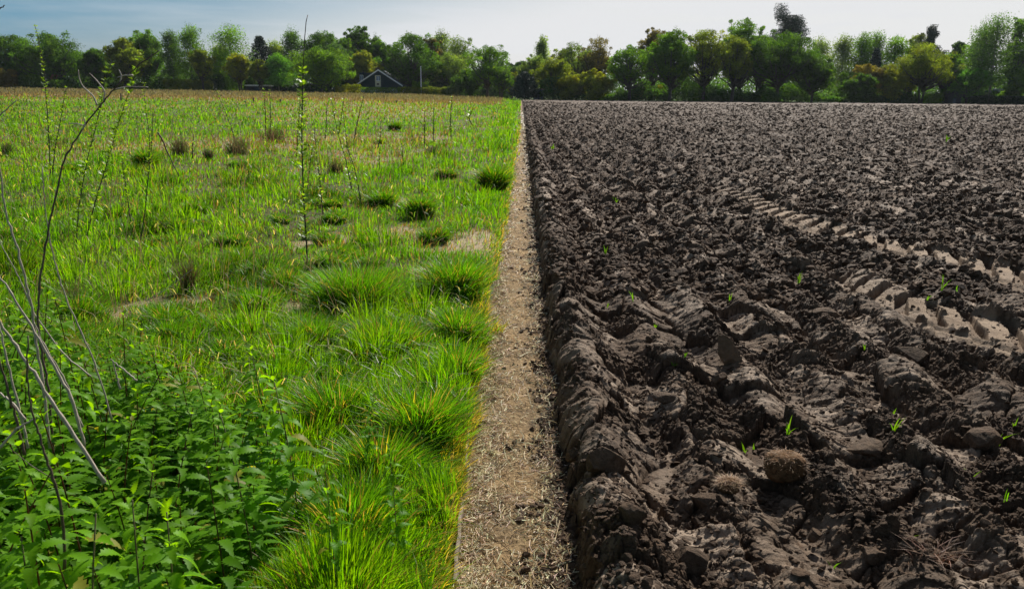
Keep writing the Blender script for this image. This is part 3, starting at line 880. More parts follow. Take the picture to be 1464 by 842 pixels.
# ------------------------------------------------------------------ green sprouts in the field
def sprout(px, py, hpx, nb, label, seed):
    p = on_plane(px, py, .06); D = p[1]; r = np.random.default_rng(seed)
    z0 = zf1(p[0], p[1])
    P = np.stack([r.normal(0, .003, nb), r.normal(0, .003, nb), np.zeros(nb)], 1)
    V, F = blade_geo(P, hpx*mpp(D)*(.55+.55*r.random(nb)), np.full(nb, max(.006, .0011*D)), r.random(nb)*6.28, .1+.6*r.random(nb), r.random(nb)*.8-.4)
    c = jitter_cols((.085,.20,.010), nb, .35, r)
    o = mesh_np('grass_sprout', V, F, M_grass, colr=np.repeat(c, 7, 0)); o.location = (p[0], p[1], z0-.004)
    tag(o, label, 'grass sprout', 'green sprouts on the ploughed field')
SP = [(905,438,20,2,'single short sprout on the first ridge, nearer of two by the pale shard'),(868,440,12,2,'tiny sprout at the crest of the first ridge left of a short one'),
 (938,466,16,5,'loose low tuft of sprouts above the dark block with the lit rim'),(962,532,20,4,'sprout left of the grey upright slab'),(978,530,16,3,'yellowish sprout just left of the upright slab'),
 (1043,435,18,3,'upright sprout above and beyond the grey upright slab'),(1142,400,26,7,'leafy tuft of sprouts left of the two tyre tracks'),(1345,425,26,5,'bright sprout between the two tyre tracks'),
 (1325,428,16,2,'short sprout left of the bright one between the tyre tracks'),(1365,432,10,3,'low yellow green sprout right of the bright one between the tracks'),
 (1235,510,16,2,'lone short blade below the near tyre tread'),(1125,630,34,5,'tallest cluster of sprouts above the root ball'),(1065,632,18,4,'small sprout left of the cluster above the root ball'),
 (1078,625,14,2,'short sprout between two others above the root ball'),(1275,636,42,4,'tall sprout with a pale bent leaf in mid near field'),(1275,600,18,2,'thin sprout behind the tall one with a pale bent leaf'),
 (1427,640,36,3,'slender sprout at the right edge above the pale slab'),(1450,612,20,3,'sprout at the extreme right edge'),(1388,684,30,2,'single blade left of the right edge slab'),
 (1437,722,42,2,'long upright blade near the lower right corner'),(1290,765,42,3,'long leaning blade at the bottom right of the root ball'),(1190,822,24,3,'low forked sprout at the bottom edge'),
 (1322,808,26,4,'small sprout with dry wisps near the bottom right corner'),(790,218,10,8,'green tuft on the far part of the first ridge'),(880,290,12,5,'small tuft on the ridge beside the first shard, far away'),
 (865,378,18,5,'bright tuft beside the pale upright shard'),(1352,207,12,6,'tuft far out in the field at upper right'),(1215,325,8,3,'tiny sprout beyond the far tyre track')]
for i, s in enumerate(SP): sprout(*s, seed=300+i)
# dry wisp on the soil
r = np.random.default_rng(5); p = on_plane(1335, 818, .06); n = 60
V, F = blade_geo(r.normal(0, .02, (n, 3))*np.array([2, 1, 0]), .05+.06*r.random(n), np.full(n, .002), r.random(n)*6.28, .8+r.random(n)*.9, r.random(n)*3)
o = mesh_np('dry_root_wisp', V, F, M_root, colr=np.repeat(jitter_cols((.2,.1,.06), n, .4, r), 7, 0)); o.location = (p[0], p[1], zf1(p[0], p[1])+.01)
tag(o, 'reddish dry wisp of dead grass lying on soil at the bottom right', 'dry grass')

# edging board
M_board = simple('weathered_board', (.17,.13,.10), .8, .3, .35, 20, .5)
a = on_plane(672, 600); b_ = on_plane(650, 838)
bd = MB()
for k0, k1, sag in ((0., .42, 0), (.6, 1.0, -.008)):
    pts = [(a[0]*(1-k)+b_[0]*k, a[1]*(1-k)+b_[1]*k) for k in np.linspace(k0, k1, 9)]
    V = []; F = []
    for i, (xx, yy) in enumerate(pts):
        wob = .003*math.sin(i*1.9)
        V += [(xx-.007+wob, yy, -.05), (xx+.007+wob, yy, -.05), (xx+.006+wob, yy, .035+sag+.003*math.sin(i*2.3)), (xx-.006+wob, yy, .037+sag)]
    for i in range(8):
        for j in range(4): F.append((4*i+j, 4*i+(j+1)%4, 4*i+4+(j+1)%4, 4*i+4+j))
    F += [(3,2,1,0), (32,33,34,35)]
    bd.add(V, F)
o = bd.build('edging_board', M_board); tag(o, 'thin weathered wooden edging strip half buried along the left side of the path', 'edging board')

# ------------------------------------------------------------------ nettles
def nettle_leaf(L, Wd, drop, ns_=7):
    """serrated ovate leaf along +x, from the stem"""
    V = []; F = []
    m = ns_*2
    for i in range(m+1):
        t_ = i/m; xx = L*t_
        wv = Wd*.5*(math.sin(math.pi*min(1, t_**.62))**.9)*(1 if i % 2 == 0 else .62)
        if i == 0: wv = Wd*.12
        if i == m: wv = 0.0005
        zz = -drop*L*t_**2 + .05*L*math.sin(t_*3)
        sh = (.35*L/m if i % 2 == 0 else -.2*L/m)
        V += [(xx - sh, -wv, zz+.28*wv), (xx, 0, zz), (xx - sh, wv, zz+.28*wv)]
    for i in range(m):
        F += [(3*i, 3*i+1, 3*i+4, 3*i+3), (3*i+1, 3*i+2, 3*i+5, 3*i+4)]
    return np.array(V), np.array(F)
def nettle_geo(r, H, scale=1.):
    lv, lf, lc = [], [], []; off = 0
    bend = r.normal(0, .10, 2)
    def pos(t_): return np.array([bend[0]*H*t_**2, bend[1]*H*t_**2, H*t_])
    nn = int(9 + H*14)
    a0 = r.random()*3
    for i in range(nn):
        t_ = .12 + .88*(i/(nn-1))**.85
        size = scale*(.082*math.sin(math.pi*min(.97, .25+.72*t_))**.7 + .014)
        for s_ in (0, math.pi):
            ang = a0 + i*math.pi/2 + s_ + r.normal(0, .25)
            drop = .35 + .25*r.random() - .35*(t_ > .93)
            V, F = nettle_leaf(size*(.85+.3*r.random()), size*.56, drop)
            V = V + np.array([size*.22, 0, 0])
            tl = r.normal(.12, .25) + .5*(t_ > .95)
            Rm = np.array(Matrix.Rotation(ang, 3, 'Z') @ Matrix.Rotation(-tl, 3, 'Y') @ Matrix.Rotation(r.normal(0, .25), 3, 'X'))
            lv.append(V @ Rm.T + pos(t_)); lf.append(F + off); off += len(V)
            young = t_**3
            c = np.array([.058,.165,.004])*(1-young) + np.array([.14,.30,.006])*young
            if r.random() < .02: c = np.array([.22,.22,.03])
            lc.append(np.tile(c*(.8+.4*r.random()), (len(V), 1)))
    st = MB(); tt_ = np.linspace(0, .99, 8); st.tube([pos(q) for q in tt_], np.linspace(.0035, .0015, 8)*scale, 5)
    return np.concatenate(lv), np.concatenate(lf), np.concatenate(lc), st
NV = [nettle_geo(np.random.default_rng(50+i), .62+.05*i) for i in range(8)]
def nettle_top(px, D, H):
    p = at(px, 400, D); return p[0]
# mass of the patch
vs_, fs_, cs_, off = [], [], [], 0
stV, stF, soff = [], [], 0
r = np.random.default_rng(77); placed = []
tries = 0
def patch_r(x, y):                     # right limit of the patch as a function of y
    return np.interp(y, [1.0, 1.5, 2.0, 2.6, 3.1, 3.6], [-.46, -.55, -.78, -.88, -1.15, -1.9])
while len(placed) < 330 and tries < 9000:
    tries += 1
    y = 1.0 + 2.5*r.random(); x = -(.72*y+1.0) + r.random()*(.72*y+1.0)
    if x > patch_r(x, y) + .05*r.normal(): continue
    if any((x-a)**2+(y-b)**2 < .075**2 for a, b in placed): continue
    placed.append((x, y))
for (x, y) in placed:
    V, F, C, S = NV[r.integers(0, 8)]
    edge = np.clip((patch_r(x, y) - x)/.5, 0, 1)
    s_ = (.50 + .48*r.random())*(.58+.42*edge)*(1.0 - .25*sstep(2.6, 3.5, y))*(1-.35*sstep(1.5, 1.0, y))
    a = r.random()*6.28; ca, sa = math.cos(a), math.sin(a); Rm = np.array([[ca, -sa, 0], [sa, ca, 0], [0, 0, 1]])
    tr = np.array([x, y, zm1(x, y)-.01])
    sc_ = np.array([.75+.25*s_, .75+.25*s_, s_*1.0])
    vs_.append((V*sc_) @ Rm.T + tr); fs_.append(F + off); cs_.append(C*(.85+.3*r.random())); off += len(V)
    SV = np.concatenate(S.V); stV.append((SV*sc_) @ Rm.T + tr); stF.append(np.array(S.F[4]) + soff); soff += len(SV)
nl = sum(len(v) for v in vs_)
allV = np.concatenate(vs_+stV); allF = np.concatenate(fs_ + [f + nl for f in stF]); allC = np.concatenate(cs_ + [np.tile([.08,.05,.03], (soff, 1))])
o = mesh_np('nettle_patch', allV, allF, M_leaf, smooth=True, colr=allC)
tag(o, 'dense mass of dark green stinging nettles in the lower left corner', 'nettles', kind='stuff')
# single nettles that stand clear of the mass
NP = [(178,700,1.55,'nettle at the bottom with a bright serrated top, left of centre of the patch'),
      (232,712,1.6,'nettle with layered bright leaves right of the other bottom one'),
      (20,745,1.45,'nettle with pale spreading top at the lower left edge'),
      (470,632,2.1,'slim nettle standing in the grass right of the patch'),
      (565,640,2.3,'smallest nettle, alone in the tall grass nearest the path'),
      (410,770,1.6,'low nettle at the foot of the patch beside foreground grass'),
      (300,520,2.75,'nettle rising above the back rim of the patch, middle'),
      (230,505,2.9,'nettle on the back rim of the patch, left of the middle one'),
      (375,500,2.9,'nettle at the back right rim of the patch'),
      (415,545,2.5,'dark-stemmed nettle on the right rim of the patch'),
      (345,590,2.2,'tall nettle in the centre right of the patch'),
      (85,735,1.35,'nettle in the lower left corner with drooping leaves'),
      (520,560,2.9,'thin nettle peeping from the grass behind the patch')]
for i, (px, ptop, D, lab) in enumerate(NP):
    top = at(px, ptop, D); zb = zm1(top[0], D)-.01; Hs = top[2]-zb
    V, F, C, S = NV[i % 8]; Hv = .62+.05*(i % 8); k = Hs/Hv
    e = empty('nettle_plant', (top[0], D, zb)); e.rotation_euler.z = i*1.3
    tag(e, lab, 'nettle', 'single nettles standing out of the patch')
    kk = np.array([min(1.0, .7+.3*k)*(.6 if px in (470, 565, 520) else 1.)]*2 + [k])
    mesh_np('leaves', V*kk, F, M_leaf, e, True, colr=C*1.15)
    SV = np.concatenate(S.V); mesh_np('stem', SV*kk, [np.array(f) for f in S.F.values()], M_stem, e, True)

# ------------------------------------------------------------------ dead stalks
def stalk(pts, D0, r0, label, mat, D1=None, twigs=0, name='dead_stalk', r1=None):
    P = []
    n = len(pts)
    for i, (a_, b_) in enumerate(pts):
        D = D0 + ((D1 or D0) - D0)*i/(n-1); P.append(at(a_, b_, D))
    P = np.array(P)
    q = np.linspace(0, n-1, n*5); Q = np.stack([np.interp(q, range(n), P[:, j]) for j in range(3)], 1)
    for _ in range(3): Q[1:-1] = (Q[:-2]+2*Q[1:-1]+Q[2:])/4
    r = np.random.default_rng(abs(int(pts[0][0]*5+pts[0][1]+900)))
    Q[1:-1] += r.normal(0, r0*.25, Q[1:-1].shape)
    base = Q[0].copy()
    m = MB(); r0 *= .78; rad = np.linspace(r0, r1 or r0*.45, len(Q)); rad[::6] *= 1.22
    m.tube(Q-base, rad, 7)
    for k in range(twigs):
        i = r.integers(len(Q)//4, len(Q)-2); d = np.array([r.normal(0, 1), r.normal(0, .6), .6]); d *= .10/np.linalg.norm(d)
        m.tube([Q[i]-base, Q[i]-base+d*.5, Q[i]-base+d+np.array([0, 0, .01])], [r0*.35, r0*.25, r0*.12], 5)
    o = m.build(name, mat, smooth=True); o.location = base
    tag(o, label, 'dead stalk' if name == 'dead_stalk' else 'twig', 'dead stalks by the nettles'); return o
ST = [
 ([(120,640),(102,567),(74,518),(41,460),(20,425),(-8,385)],2.0,.0058,'thick pale grey stalk leaning left, ending at the left edge high up',M_stalk),
 ([(150,690),(88,595),(55,545),(25,498),(0,460),(-25,425)],1.8,.0062,'thickest pale stalk leaning left just below the other thick one',M_stalk),
 ([(72,640),(62,548),(52,490),(44,430),(36,399),(21,342),(7,303),(0,239),(-6,190)],2.1,.0052,'long grey stalk rising along the left edge up to mid height',M_stalk),
 ([(160,600),(141,532),(118,479),(96,432),(85,399),(71,342),(64,300),(61,239)],2.3,.0036,'thin pale stalk rising almost straight with a kink near its middle',M_stalk),
 ([(130,538),(91,507),(50,452),(33,410),(19,380),(-10,330)],2.4,.0034,'slender pale stalk bending to the ground right of the long ones',M_stalk),
 ([(40,640),(28,584),(11,518),(0,471),(-10,430)],1.9,.0045,'short dark grey stalk close to the left edge',M_stalk),
 ([(35,650),(23,598),(11,556),(0,518),(-9,480)],1.75,.0045,'brownish short stalk at the left edge below the dark grey one',M_brownstalk),
 ([(36,600),(15,572),(0,562),(-20,548)],1.8,.0045,'low pale stick sloping gently at the left edge',M_stalk),
 ([(118,610),(103,573),(96,548),(61,490),(48,460)],2.1,.0042,'pale stalk crossing behind the thickest stalk',M_stalk),
 ([(172,556),(166,533),(161,515)],2.2,.0038,'upright half of a snapped stalk above the nettles',M_stalk),
 ([(196,544),(176,528),(158,513)],2.2,.0036,'broken off end of a snapped stalk pointing down right',M_stalk),
 ([(0,640),(25,612),(50,598)],1.6,.004,'short pale stick lying in the nettles at the left',M_stalk),
 ([(210,430),(240,412),(275,385)],3.6,.0025,'thin pale bent lying across the grass behind the nettles',M_stalk),
 ([(-10,172),(6,160),(24,143)],2.3,.003,'pale twig end poking in at the left edge near the horizon',M_stalk),
 ([(-6,15),(2,12),(7,8)],2.6,.003,'tiny twig tip at the top left corner against blue sky',M_brownstalk),
]
for s in ST: stalk(s[0], s[1], s[2], s[3], s[4])
stalk([(92,815),(90,735),(78,690),(68,660),(58,625),(48,600),(40,560),(40,480)],1.5,.0042,'dark brown crooked stalk in front of the nettles at bottom left',M_brownstalk,twigs=1)
# the long arching brown cane with its side twigs
e_pts = [(80,700),(70,562),(65,534),(56,485),(54,435),(59,390),(68,332),(84,260),(96,218),(125,175),(145,148),(164,127),(195,95),(228,72)]
o = stalk(e_pts, 2.2, .0048, 'long reddish brown cane arching up from the nettles to the treeline', M_brownstalk, 2.35, name='arching_cane', r1=.0015)
o['category'] = 'cane'
def side(pts, D, r0): 
    m = MB(); P = np.array([at(a_, b_, D) for a_, b_ in pts]); q = np.linspace(0, len(P)-1, len(P)*4)
    Q = np.stack([np.interp(q, range(len(P)), P[:, j]) for j in range(3)], 1)
    for _ in range(2): Q[1:-1] = (Q[:-2]+2*Q[1:-1]+Q[2:])/4
    m.tube(Q-np.array(o.location), np.linspace(r0, r0*.4, len(Q)), 6); return m.build('side_twig', M_stalk, o, True)
for pts, D in (([(139,151),(134,138),(118,124),(113,112),(112,100)],2.3), ([(148,146),(150,130),(138,115),(128,105)],2.32), ([(120,180),(110,177),(98,177)],2.29),
               ([(160,130),(180,124),(212,125)],2.33), ([(172,118),(174,108),(170,100)],2.33), ([(190,108),(178,108),(168,111)],2.33), ([(118,186),(122,178),(120,168)],2.29)):
    side(pts, D, .0026)
# blackish bud cluster on a bent twig
# ------------------------------------------------------------------ saplings
M_slf = leafy('sapling_leaf', .5, (1.8, 1.7, .5), .42, .35)
def sapling(pts, label, leaf0=.2, leafsz=1., r0=None, dens=1., base_D=None, colr=(.15,.25,.02), group='thin leafy saplings in the meadow', bare_top=.0):
    p = on_plane(pts[0][0], pts[0][1], .03); D = base_D or p[1]
    P = np.array([at(a_, b_, D) for a_, b_ in pts]); 
    if base_D is None: P[0][2] = zm1(P[0][0], P[0][1]) - .02
    r = np.random.default_rng(int(pts[0][0]*11+pts[-1][1]))
    n = max(14, len(P)*5)
    s_ = np.concatenate([[0], np.cumsum(np.linalg.norm(np.diff(P, axis=0), axis=1))]); L = s_[-1]
    q = np.linspace(0, L, n); Q = np.stack([np.interp(q, s_, P[:, j]) for j in range(3)], 1)
    for _ in range(2): Q[1:-1] = (Q[:-2]+2*Q[1:-1]+Q[2:])/4
    Q[1:-1, 1] += np.cumsum(r.normal(0, .004, n-2))
    base = Q[0].copy(); Q = Q - base
    rr = r0 or max(.005, .0008*D)
    e = empty('sapling', base); tag(e, label, 'sapling', group)
    m = MB(); m.tube(Q, np.linspace(rr, rr*.4, n), 6)
    # leaves in small clusters
    lv = []; cc_ = []
    step = max(.020, .0026*D)/dens; k = int(L*(1-leaf0)/step)
    for i in range(k):
        t_ = leaf0 + (1-leaf0-bare_top)*(i+r.random())/max(k, 1)
        c0 = np.array([np.interp(t_*L, q, Q[:, j]) for j in range(3)])
        nl = r.integers(0, 6)
        for j in range(nl):
            a = r.random()*6.283; s2 = leafsz*(.032+.030*r.random())*max(1., D/11)**.75*(1.1-.4*t_)
            d = np.array([math.cos(a), math.sin(a), .5+.5*r.random()]); d /= np.linalg.norm(d)
            w_ = np.cross(d, [0, 0, 1.]) + r.normal(0, .35, 3); w_ /= np.linalg.norm(w_)
            b0 = c0 + d*rr*.8
            mid = b0 + d*s2*.55 + np.array([0, 0, -.05*s2])
            lv.append(np.stack([b0, mid - w_*s2*.33, b0 + d*s2*1.25 - np.array([0, 0, .2*s2]), mid + w_*s2*.33]))
            cc_.append(np.array(colr)*(.7+.7*r.random()))
    lv = np.array(lv); nq = len(lv)
    F = np.arange(nq*4).reshape(-1, 4)
    m.build('stem', M_twig, e, True)
    mesh_np('leaves', lv.reshape(-1, 3), F, M_slf, e, colr=np.repeat(np.array(cc_), 4, 0))
    return e
main = sapling([(440,388),(438,330),(434,260),(433,200),(434,150),(435,100),(437,60),(440,22)], 'tall main sapling standing alone, its bare tip high against the sky', .14, 1.1, .0085, 1.0, bare_top=.2)
SA = [
 ([(72,262),(70,200),(67,150),(62,100),(57,70),(50,38)],'tallest leafy whip at far left, reaching into the sky',.12,1.1),
 ([(74,262),(80,210),(88,170),(95,125)],'shorter leafy whip just right of the tallest left one',.1,1.1),
 ([(108,372),(112,300),(125,225),(140,170),(150,110),(160,88)],'leafy whip crossing the arching cane near the horizon',.1,1.1),
 ([(122,345),(138,280),(155,225),(172,165),(186,125),(205,72)],'leaning leafy whip right of the arching cane',.1,1.2),
 ([(200,350),(208,300),(214,240),(214,190),(208,150),(205,118)],'nearly bare dark whip left of the bent twig',.45,.8),
 ([(216,235),(217,200),(219,160)],'short thin whip beside the nearly bare dark one',.2,.8),
 ([(188,330),(180,270),(176,240),(172,205)],'faint slender whip in the left meadow with few yellow leaves',.3,.8),
 ([(275,230),(276,205),(278,190)],'tiny brown whip in front of the rusty clump',.3,.8),
 ([(340,215),(330,180),(320,155),(309,130)],'sparse whip leaning left beyond the rusty clump',.1,.8),
 ([(342,310),(343,280),(345,255)],'short whip low in the middle meadow, left of the main sapling',.2,.8),
 ([(380,207),(379,160),(377,122)],'bright leafy whip left of the main sapling near the horizon',.1,1.1),
 ([(387,205),(387,165),(385,130)],'dull whip touching the bright one left of the main sapling',.3,.7),
 ([(424,225),(426,180),(429,140)],'short leafy whip close behind the main sapling',.1,1.1),
 ([(463,322),(457,260),(450,210),(448,172)],'leafy whip immediately right of the main sapling',.2,1.),
 ([(465,200),(466,180),(468,148)],'far small whip right of the main sapling',.1,1.),
 ([(505,282),(495,230),(483,190),(474,142)],'long leafy whip leaning left, second right of the main sapling',.1,1.),
 ([(518,300),(508,240),(497,215),(489,145)],'whip just right of the long left-leaning one',.2,.9),
 ([(484,192),(488,170),(492,140)],'small whip with yellow leaves at the horizon side',.1,1.),
 ([(506,200),(512,170),(520,138)],'thin whip leaning right in the middle meadow',.2,.8),
 ([(540,215),(545,190),(543,172)],'low brown whip in the middle meadow',.2,.7),
 ([(543,245),(542,225),(543,212)],'very short whip below the low brown one',.2,.8),
 ([(560,185),(560,165),(561,170)],'faint short whip by the tiny dark tuft',.2,.8),
 ([(607,212),(607,185),(607,155)],'whip nearest left of three in a row near the horizon',.1,1.),
 ([(619,212),(620,180),(620,155)],'middle whip of three in a row near the horizon',.1,1.),
 ([(645,200),(644,170),(646,138)],'right whip of three in a row, topped above the brown band',.1,1.),
 ([(676,180),(670,170),(678,150)],'bushy young sapling nearest the path strip, far away',.05,1.6),
 ([(577,250),(576,225),(574,205)],'short whip in mid meadow below the three in a row',.1,.8),
 ([(438,282),(444,230),(449,200)],'thin brown whip hugging the main sapling on its right',.2,.7),
]
for pts, lab, l0, ls in SA:
    if lab.startswith('faint short'): continue
    sapling(pts, lab, l0, ls)
# crooked bare twig with a dark bud cluster
p0 = on_plane(255, 252, .03)
tw = stalk([(256,252),(246,232),(238,215),(232,200),(226,190)], p0[1]*.55, .006, 'crooked knobbly twig hanging from a dark bud cluster in the left meadow', M_brownstalk, name='bare_twig', r1=.009)

# ------------------------------------------------------------------ posts
M_post = simple('weathered_post', (.10,.085,.07), .8, .2, .3, 6, .4)
for px, pt_, pb, lab in ((363,140,153,'short dark wooden post in the far left meadow'),(567,144,160,'tallest dark post standing far out in front of the house'),
                         (401,142,152,'faint post between the far left post and the house'),(174,134,150,'grey post at far left near the arching cane')):
    D = 88.0; b = at(px, pb, D); tp = at(px, pt_, D)
    z0 = zm1(b[0], D); m = MB(); Ht = tp[2]-z0
    m.tube([(0,0,-.1),(0.01,0,Ht*.5),(0.02,0,Ht)], [.09,.085,.08], 8)
    o = m.build('wooden_post', M_post); o.location = (b[0], D, z0); tag(o, lab, 'post', 'wooden posts in the meadow')

# ------------------------------------------------------------------ trees
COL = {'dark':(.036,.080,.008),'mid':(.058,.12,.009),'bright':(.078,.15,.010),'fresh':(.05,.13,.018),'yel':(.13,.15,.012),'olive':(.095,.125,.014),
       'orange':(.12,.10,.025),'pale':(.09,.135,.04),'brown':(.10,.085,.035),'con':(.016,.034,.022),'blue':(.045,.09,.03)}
def ground_z(x, D):
    return zm1(x, D) if x < -1 else .08
def quads(C, N_, size, r, asp=1.):
    n = len(C)
    A = np.cross(N_, r.normal(size=(n, 3))); A /= np.linalg.norm(A, axis=1)[:, None]+1e-9
    B = np.cross(N_, A); B /= np.linalg.norm(B, axis=1)[:, None]+1e-9
    s = size[:, None]
    V = np.stack([C - A*s*.5, C - B*s*.33*asp + A*s*.08, C + A*s*.5, C + B*s*.33*asp - A*s*.05], 1)
    return V.reshape(-1, 3)
def tree(px, top, wpx, D, kind, hue, label, group, base=None, dens=1., nm=None, cat='tree'):
    r = np.random.default_rng(int(px*13+top*7+D))
    wpx *= 1.16 if kind in ('oak','open','sparse','willow') else 1.3
    T = at(px, top, D); X = T[0]; z0 = ground_z(X, min(D, 188))
    H = T[2]-z0; R = wpx*mpp(D)*.5
    names = {'oak':'broadleaf_tree','open':'open_tree','birch':'birch_tree','conifer':'conifer','pine':'pine_tree','bush':'bush','sparse':'sparse_tree','willow':'willow_tree','cypress':'dark_conifer'}
    e = empty(nm or names[kind], (X, D, z0)); tag(e, label, cat, group)
    tk = MB(); tr_ = .018*H+.08
    if kind in ('birch', 'conifer', 'pine'): tr_ *= .65
    LC, LN, LS = [], [], []
    lean = r.normal(0, .02*H, 2)
    def tp(t_): return np.array([lean[0]*t_, lean[1]*t_, H*t_])
    if kind in ('oak', 'open', 'sparse', 'willow', 'bush'):
        c_lo = {'oak':.22 if px > 740 else .10,'open':.26,'sparse':.18,'willow':.12,'bush':.02}[kind]
        nb = {'oak':52,'open':44,'sparse':34,'willow':36,'bush':22}[kind]
        blobs = []
        for i in range(nb*4):
            if len(blobs) >= nb: break
            u_ = r.normal(size=3); u_ /= np.linalg.norm(u_); q_ = r.random()**.33*(.85+.3*r.random())
            cz = (c_lo+1)/2; hz = (1-c_lo)/2
            bx = u_[0]*q_*R*.74; by = u_[1]*q_*R*.74; bzz = H*(cz + u_[2]*q_*hz*.80)
            # egg-shaped: narrower high up
            f_ = 1 - .35*max(0, (bzz/H-.72)/.28); bx *= f_
            rb = R*(.13+.17*r.random()) if kind != 'bush' else R*(.2+.2*r.random())
            rb = min(rb, H*.24)
            if bzz + rb*.9 > H: bzz = H - rb*.9
            blobs.append((bx, by, bzz, rb))
        for _ in range(16 if kind != 'bush' else 8):      # sprays breaking the outline
            a_ = r.random()*6.283; e_ = r.uniform(-.5, 1.25); q_ = r.uniform(.85, 1.12)
            bx = math.cos(a_)*math.cos(e_)*R*q_*.95; by = math.sin(a_)*math.cos(e_)*R*q_*.95
            bzz = min(H*((c_lo+1)/2 + math.sin(e_)*q_*(1-c_lo)/2), H*1.03); blobs.append((bx, by, bzz, R*r.uniform(.07, .13)))
        ra = min(R*.42, H*.16); za = H*c_lo + ra*1.2
        while za < H-ra*.8: blobs.append((r.normal(0,.12*R), r.normal(0,.12*R), za, ra)); za += ra*1.15
        blobs.append((r.normal(0,.1*R), 0, H-ra*.8, ra*.85))
        for bx, by, bzz, rb in blobs:
            fork = tp(min(.55, max(.12, bzz/H*.45)))
            if kind != 'bush':
                mid = (fork + np.array([bx, by, bzz]))/2 + np.array([bx*.12, by*.12, -.03*H])
                tk.tube([fork, mid, (bx, by, bzz)], [tr_*.5, tr_*.3, tr_*.1], 5)
            nlv = int({'oak':560,'open':380,'sparse':220,'willow':400,'bush':560}[kind]*dens*(rb/(R*.25))**1.6)
            nlv = max(60, min(nlv, 1500))
            d = r.normal(size=(nlv, 3)); d /= np.linalg.norm(d, axis=1)[:, None]
            d[:, 2] = np.where((d[:, 2] < -.3) & (r.random(nlv) < .5), -d[:, 2], d[:, 2])
            rad = rb*(.5+.55*r.random(nlv)**.5)*(1+.28*np.sin(d[:, 0]*5+px)*np.cos(d[:, 2]*6+bx)+.15*np.sin(d[:, 1]*9+bx*3))
            sq = np.array([1, 1, .82])
            C = np.array([bx, by, bzz]) + d*rad[:, None]*sq
            if kind == 'willow': C[:, 2] -= rb*.8*r.random(nlv)**2
            LC.append(C); LN.append(d + r.normal(0, .55, d.shape)); LS.append((.15+.24*r.random(nlv))*(D/160)**.5*(.85 if kind in ('open', 'sparse', 'willow') else 1))
        tt_ = np.linspace(0, .62 if kind != 'bush' else .3, 7)
        if kind == 'open' and r.random() < .6:       # forked stems
            for s_ in (-1, 1):
                tk.tube([tp(0)+np.array([s_*.12, 0, -.2]), tp(.25)+np.array([s_*.05*H, 0, 0]), tp(.6)+np.array([s_*.12*H, 0, 0])], [tr_*.9, tr_*.6, tr_*.3], 7)
        else:
            P_ = np.array([tp(q_) for q_ in tt_]); P_[0, 2] -= .3; tk.tube(P_, np.linspace(tr_*1.15, tr_*.45, 7), 7)
        if kind == 'sparse':
            for i in range(70):
                b = blobs[r.integers(len(blobs))]; c = np.array(b[:3]); d = r.normal(size=3); d[2] = abs(d[2])+.3; d *= b[3]*1.4/np.linalg.norm(d)
                tk.tube([c, c+d*.5+r.normal(0, .1, 3), c+d], [.05, .035, .02], 3)
    elif kind == 'birch':
        tk.tube([tp(0)-np.array([0, 0, .3])]+[tp(q_) for q_ in np.linspace(.15, .97, 7)], np.linspace(tr_, tr_*.15, 8), 6)
        nbr = 30
        for i in range(nbr):
            t_ = .22+.76*(i/nbr); a = i*2.4+r.random(); ln_ = R*(1.0-.75*max(0, (t_-.45)/.55)**1.3)*(.55+.5*r.random())
            b0 = tp(t_*.92); b1 = b0 + np.array([math.cos(a)*ln_, math.sin(a)*ln_, H*.07*(.5+r.random())])
            tk.tube([b0, (b0+b1)/2+np.array([0, 0, .03*H]), b1], [tr_*.22, tr_*.13, .02], 4)
            nlv = int(300*dens)
            s_ = r.random(nlv)**.7; C = b0 + (b1-b0)*s_[:, None] + np.clip(r.normal(0, 1, (nlv, 3)), -1.5, 1.5)*np.array([.16*R+.2, .16*R+.2, .035*H])
            C[:, 2] -= r.random(nlv)**2*.07*H
            LC.append(C); LN.append(r.normal(size=(nlv, 3))); LS.append((.16+.2*r.random(nlv))*(D/160)**.5)
        C = tp(.97)+r.normal(0, 1, (90, 3))*np.array([.12*R, .12*R, .03*H]); LC.append(C); LN.append(r.normal(size=(90, 3))); LS.append(np.full(90, .22))
    elif kind in ('conifer', 'cypress'):
        tk.tube([tp(0)-np.array([0, 0, .3]), tp(.5), tp(.98)], [tr_, tr_*.6, .03], 6)
        nw = 26
        for i in range(nw):
            t_ = .06+.93*i/nw; rr_ = R*(1-t_)**.7*(1.1 if kind == 'conifer' else 1.25)
            for k in range(7):
                a = k*.9+i*.6+r.random()*.4; ln_ = rr_*(.6+.5*r.random()); nlv = int(60*dens)
                s_ = r.random(nlv)**.6
                dr_ = -.25 if kind == 'conifer' else .25
                C = tp(t_)+np.stack([np.cos(a)*ln_*s_, np.sin(a)*ln_*s_, dr_*ln_*s_**2], 1)+r.normal(0, 1, (nlv, 3))*np.array([.12, .12, .12])*max(1, R*.22)
                LC.append(C); LN.append(r.normal(size=(nlv, 3))+np.array([0, 0, .6])); LS.append(.2+.2*r.random(nlv))
    elif kind == 'pine':
        tk.tube([tp(0)-np.array([0, 0, .3]), tp(.5), tp(.97)], [tr_*1.2, tr_, tr_*.3], 6)
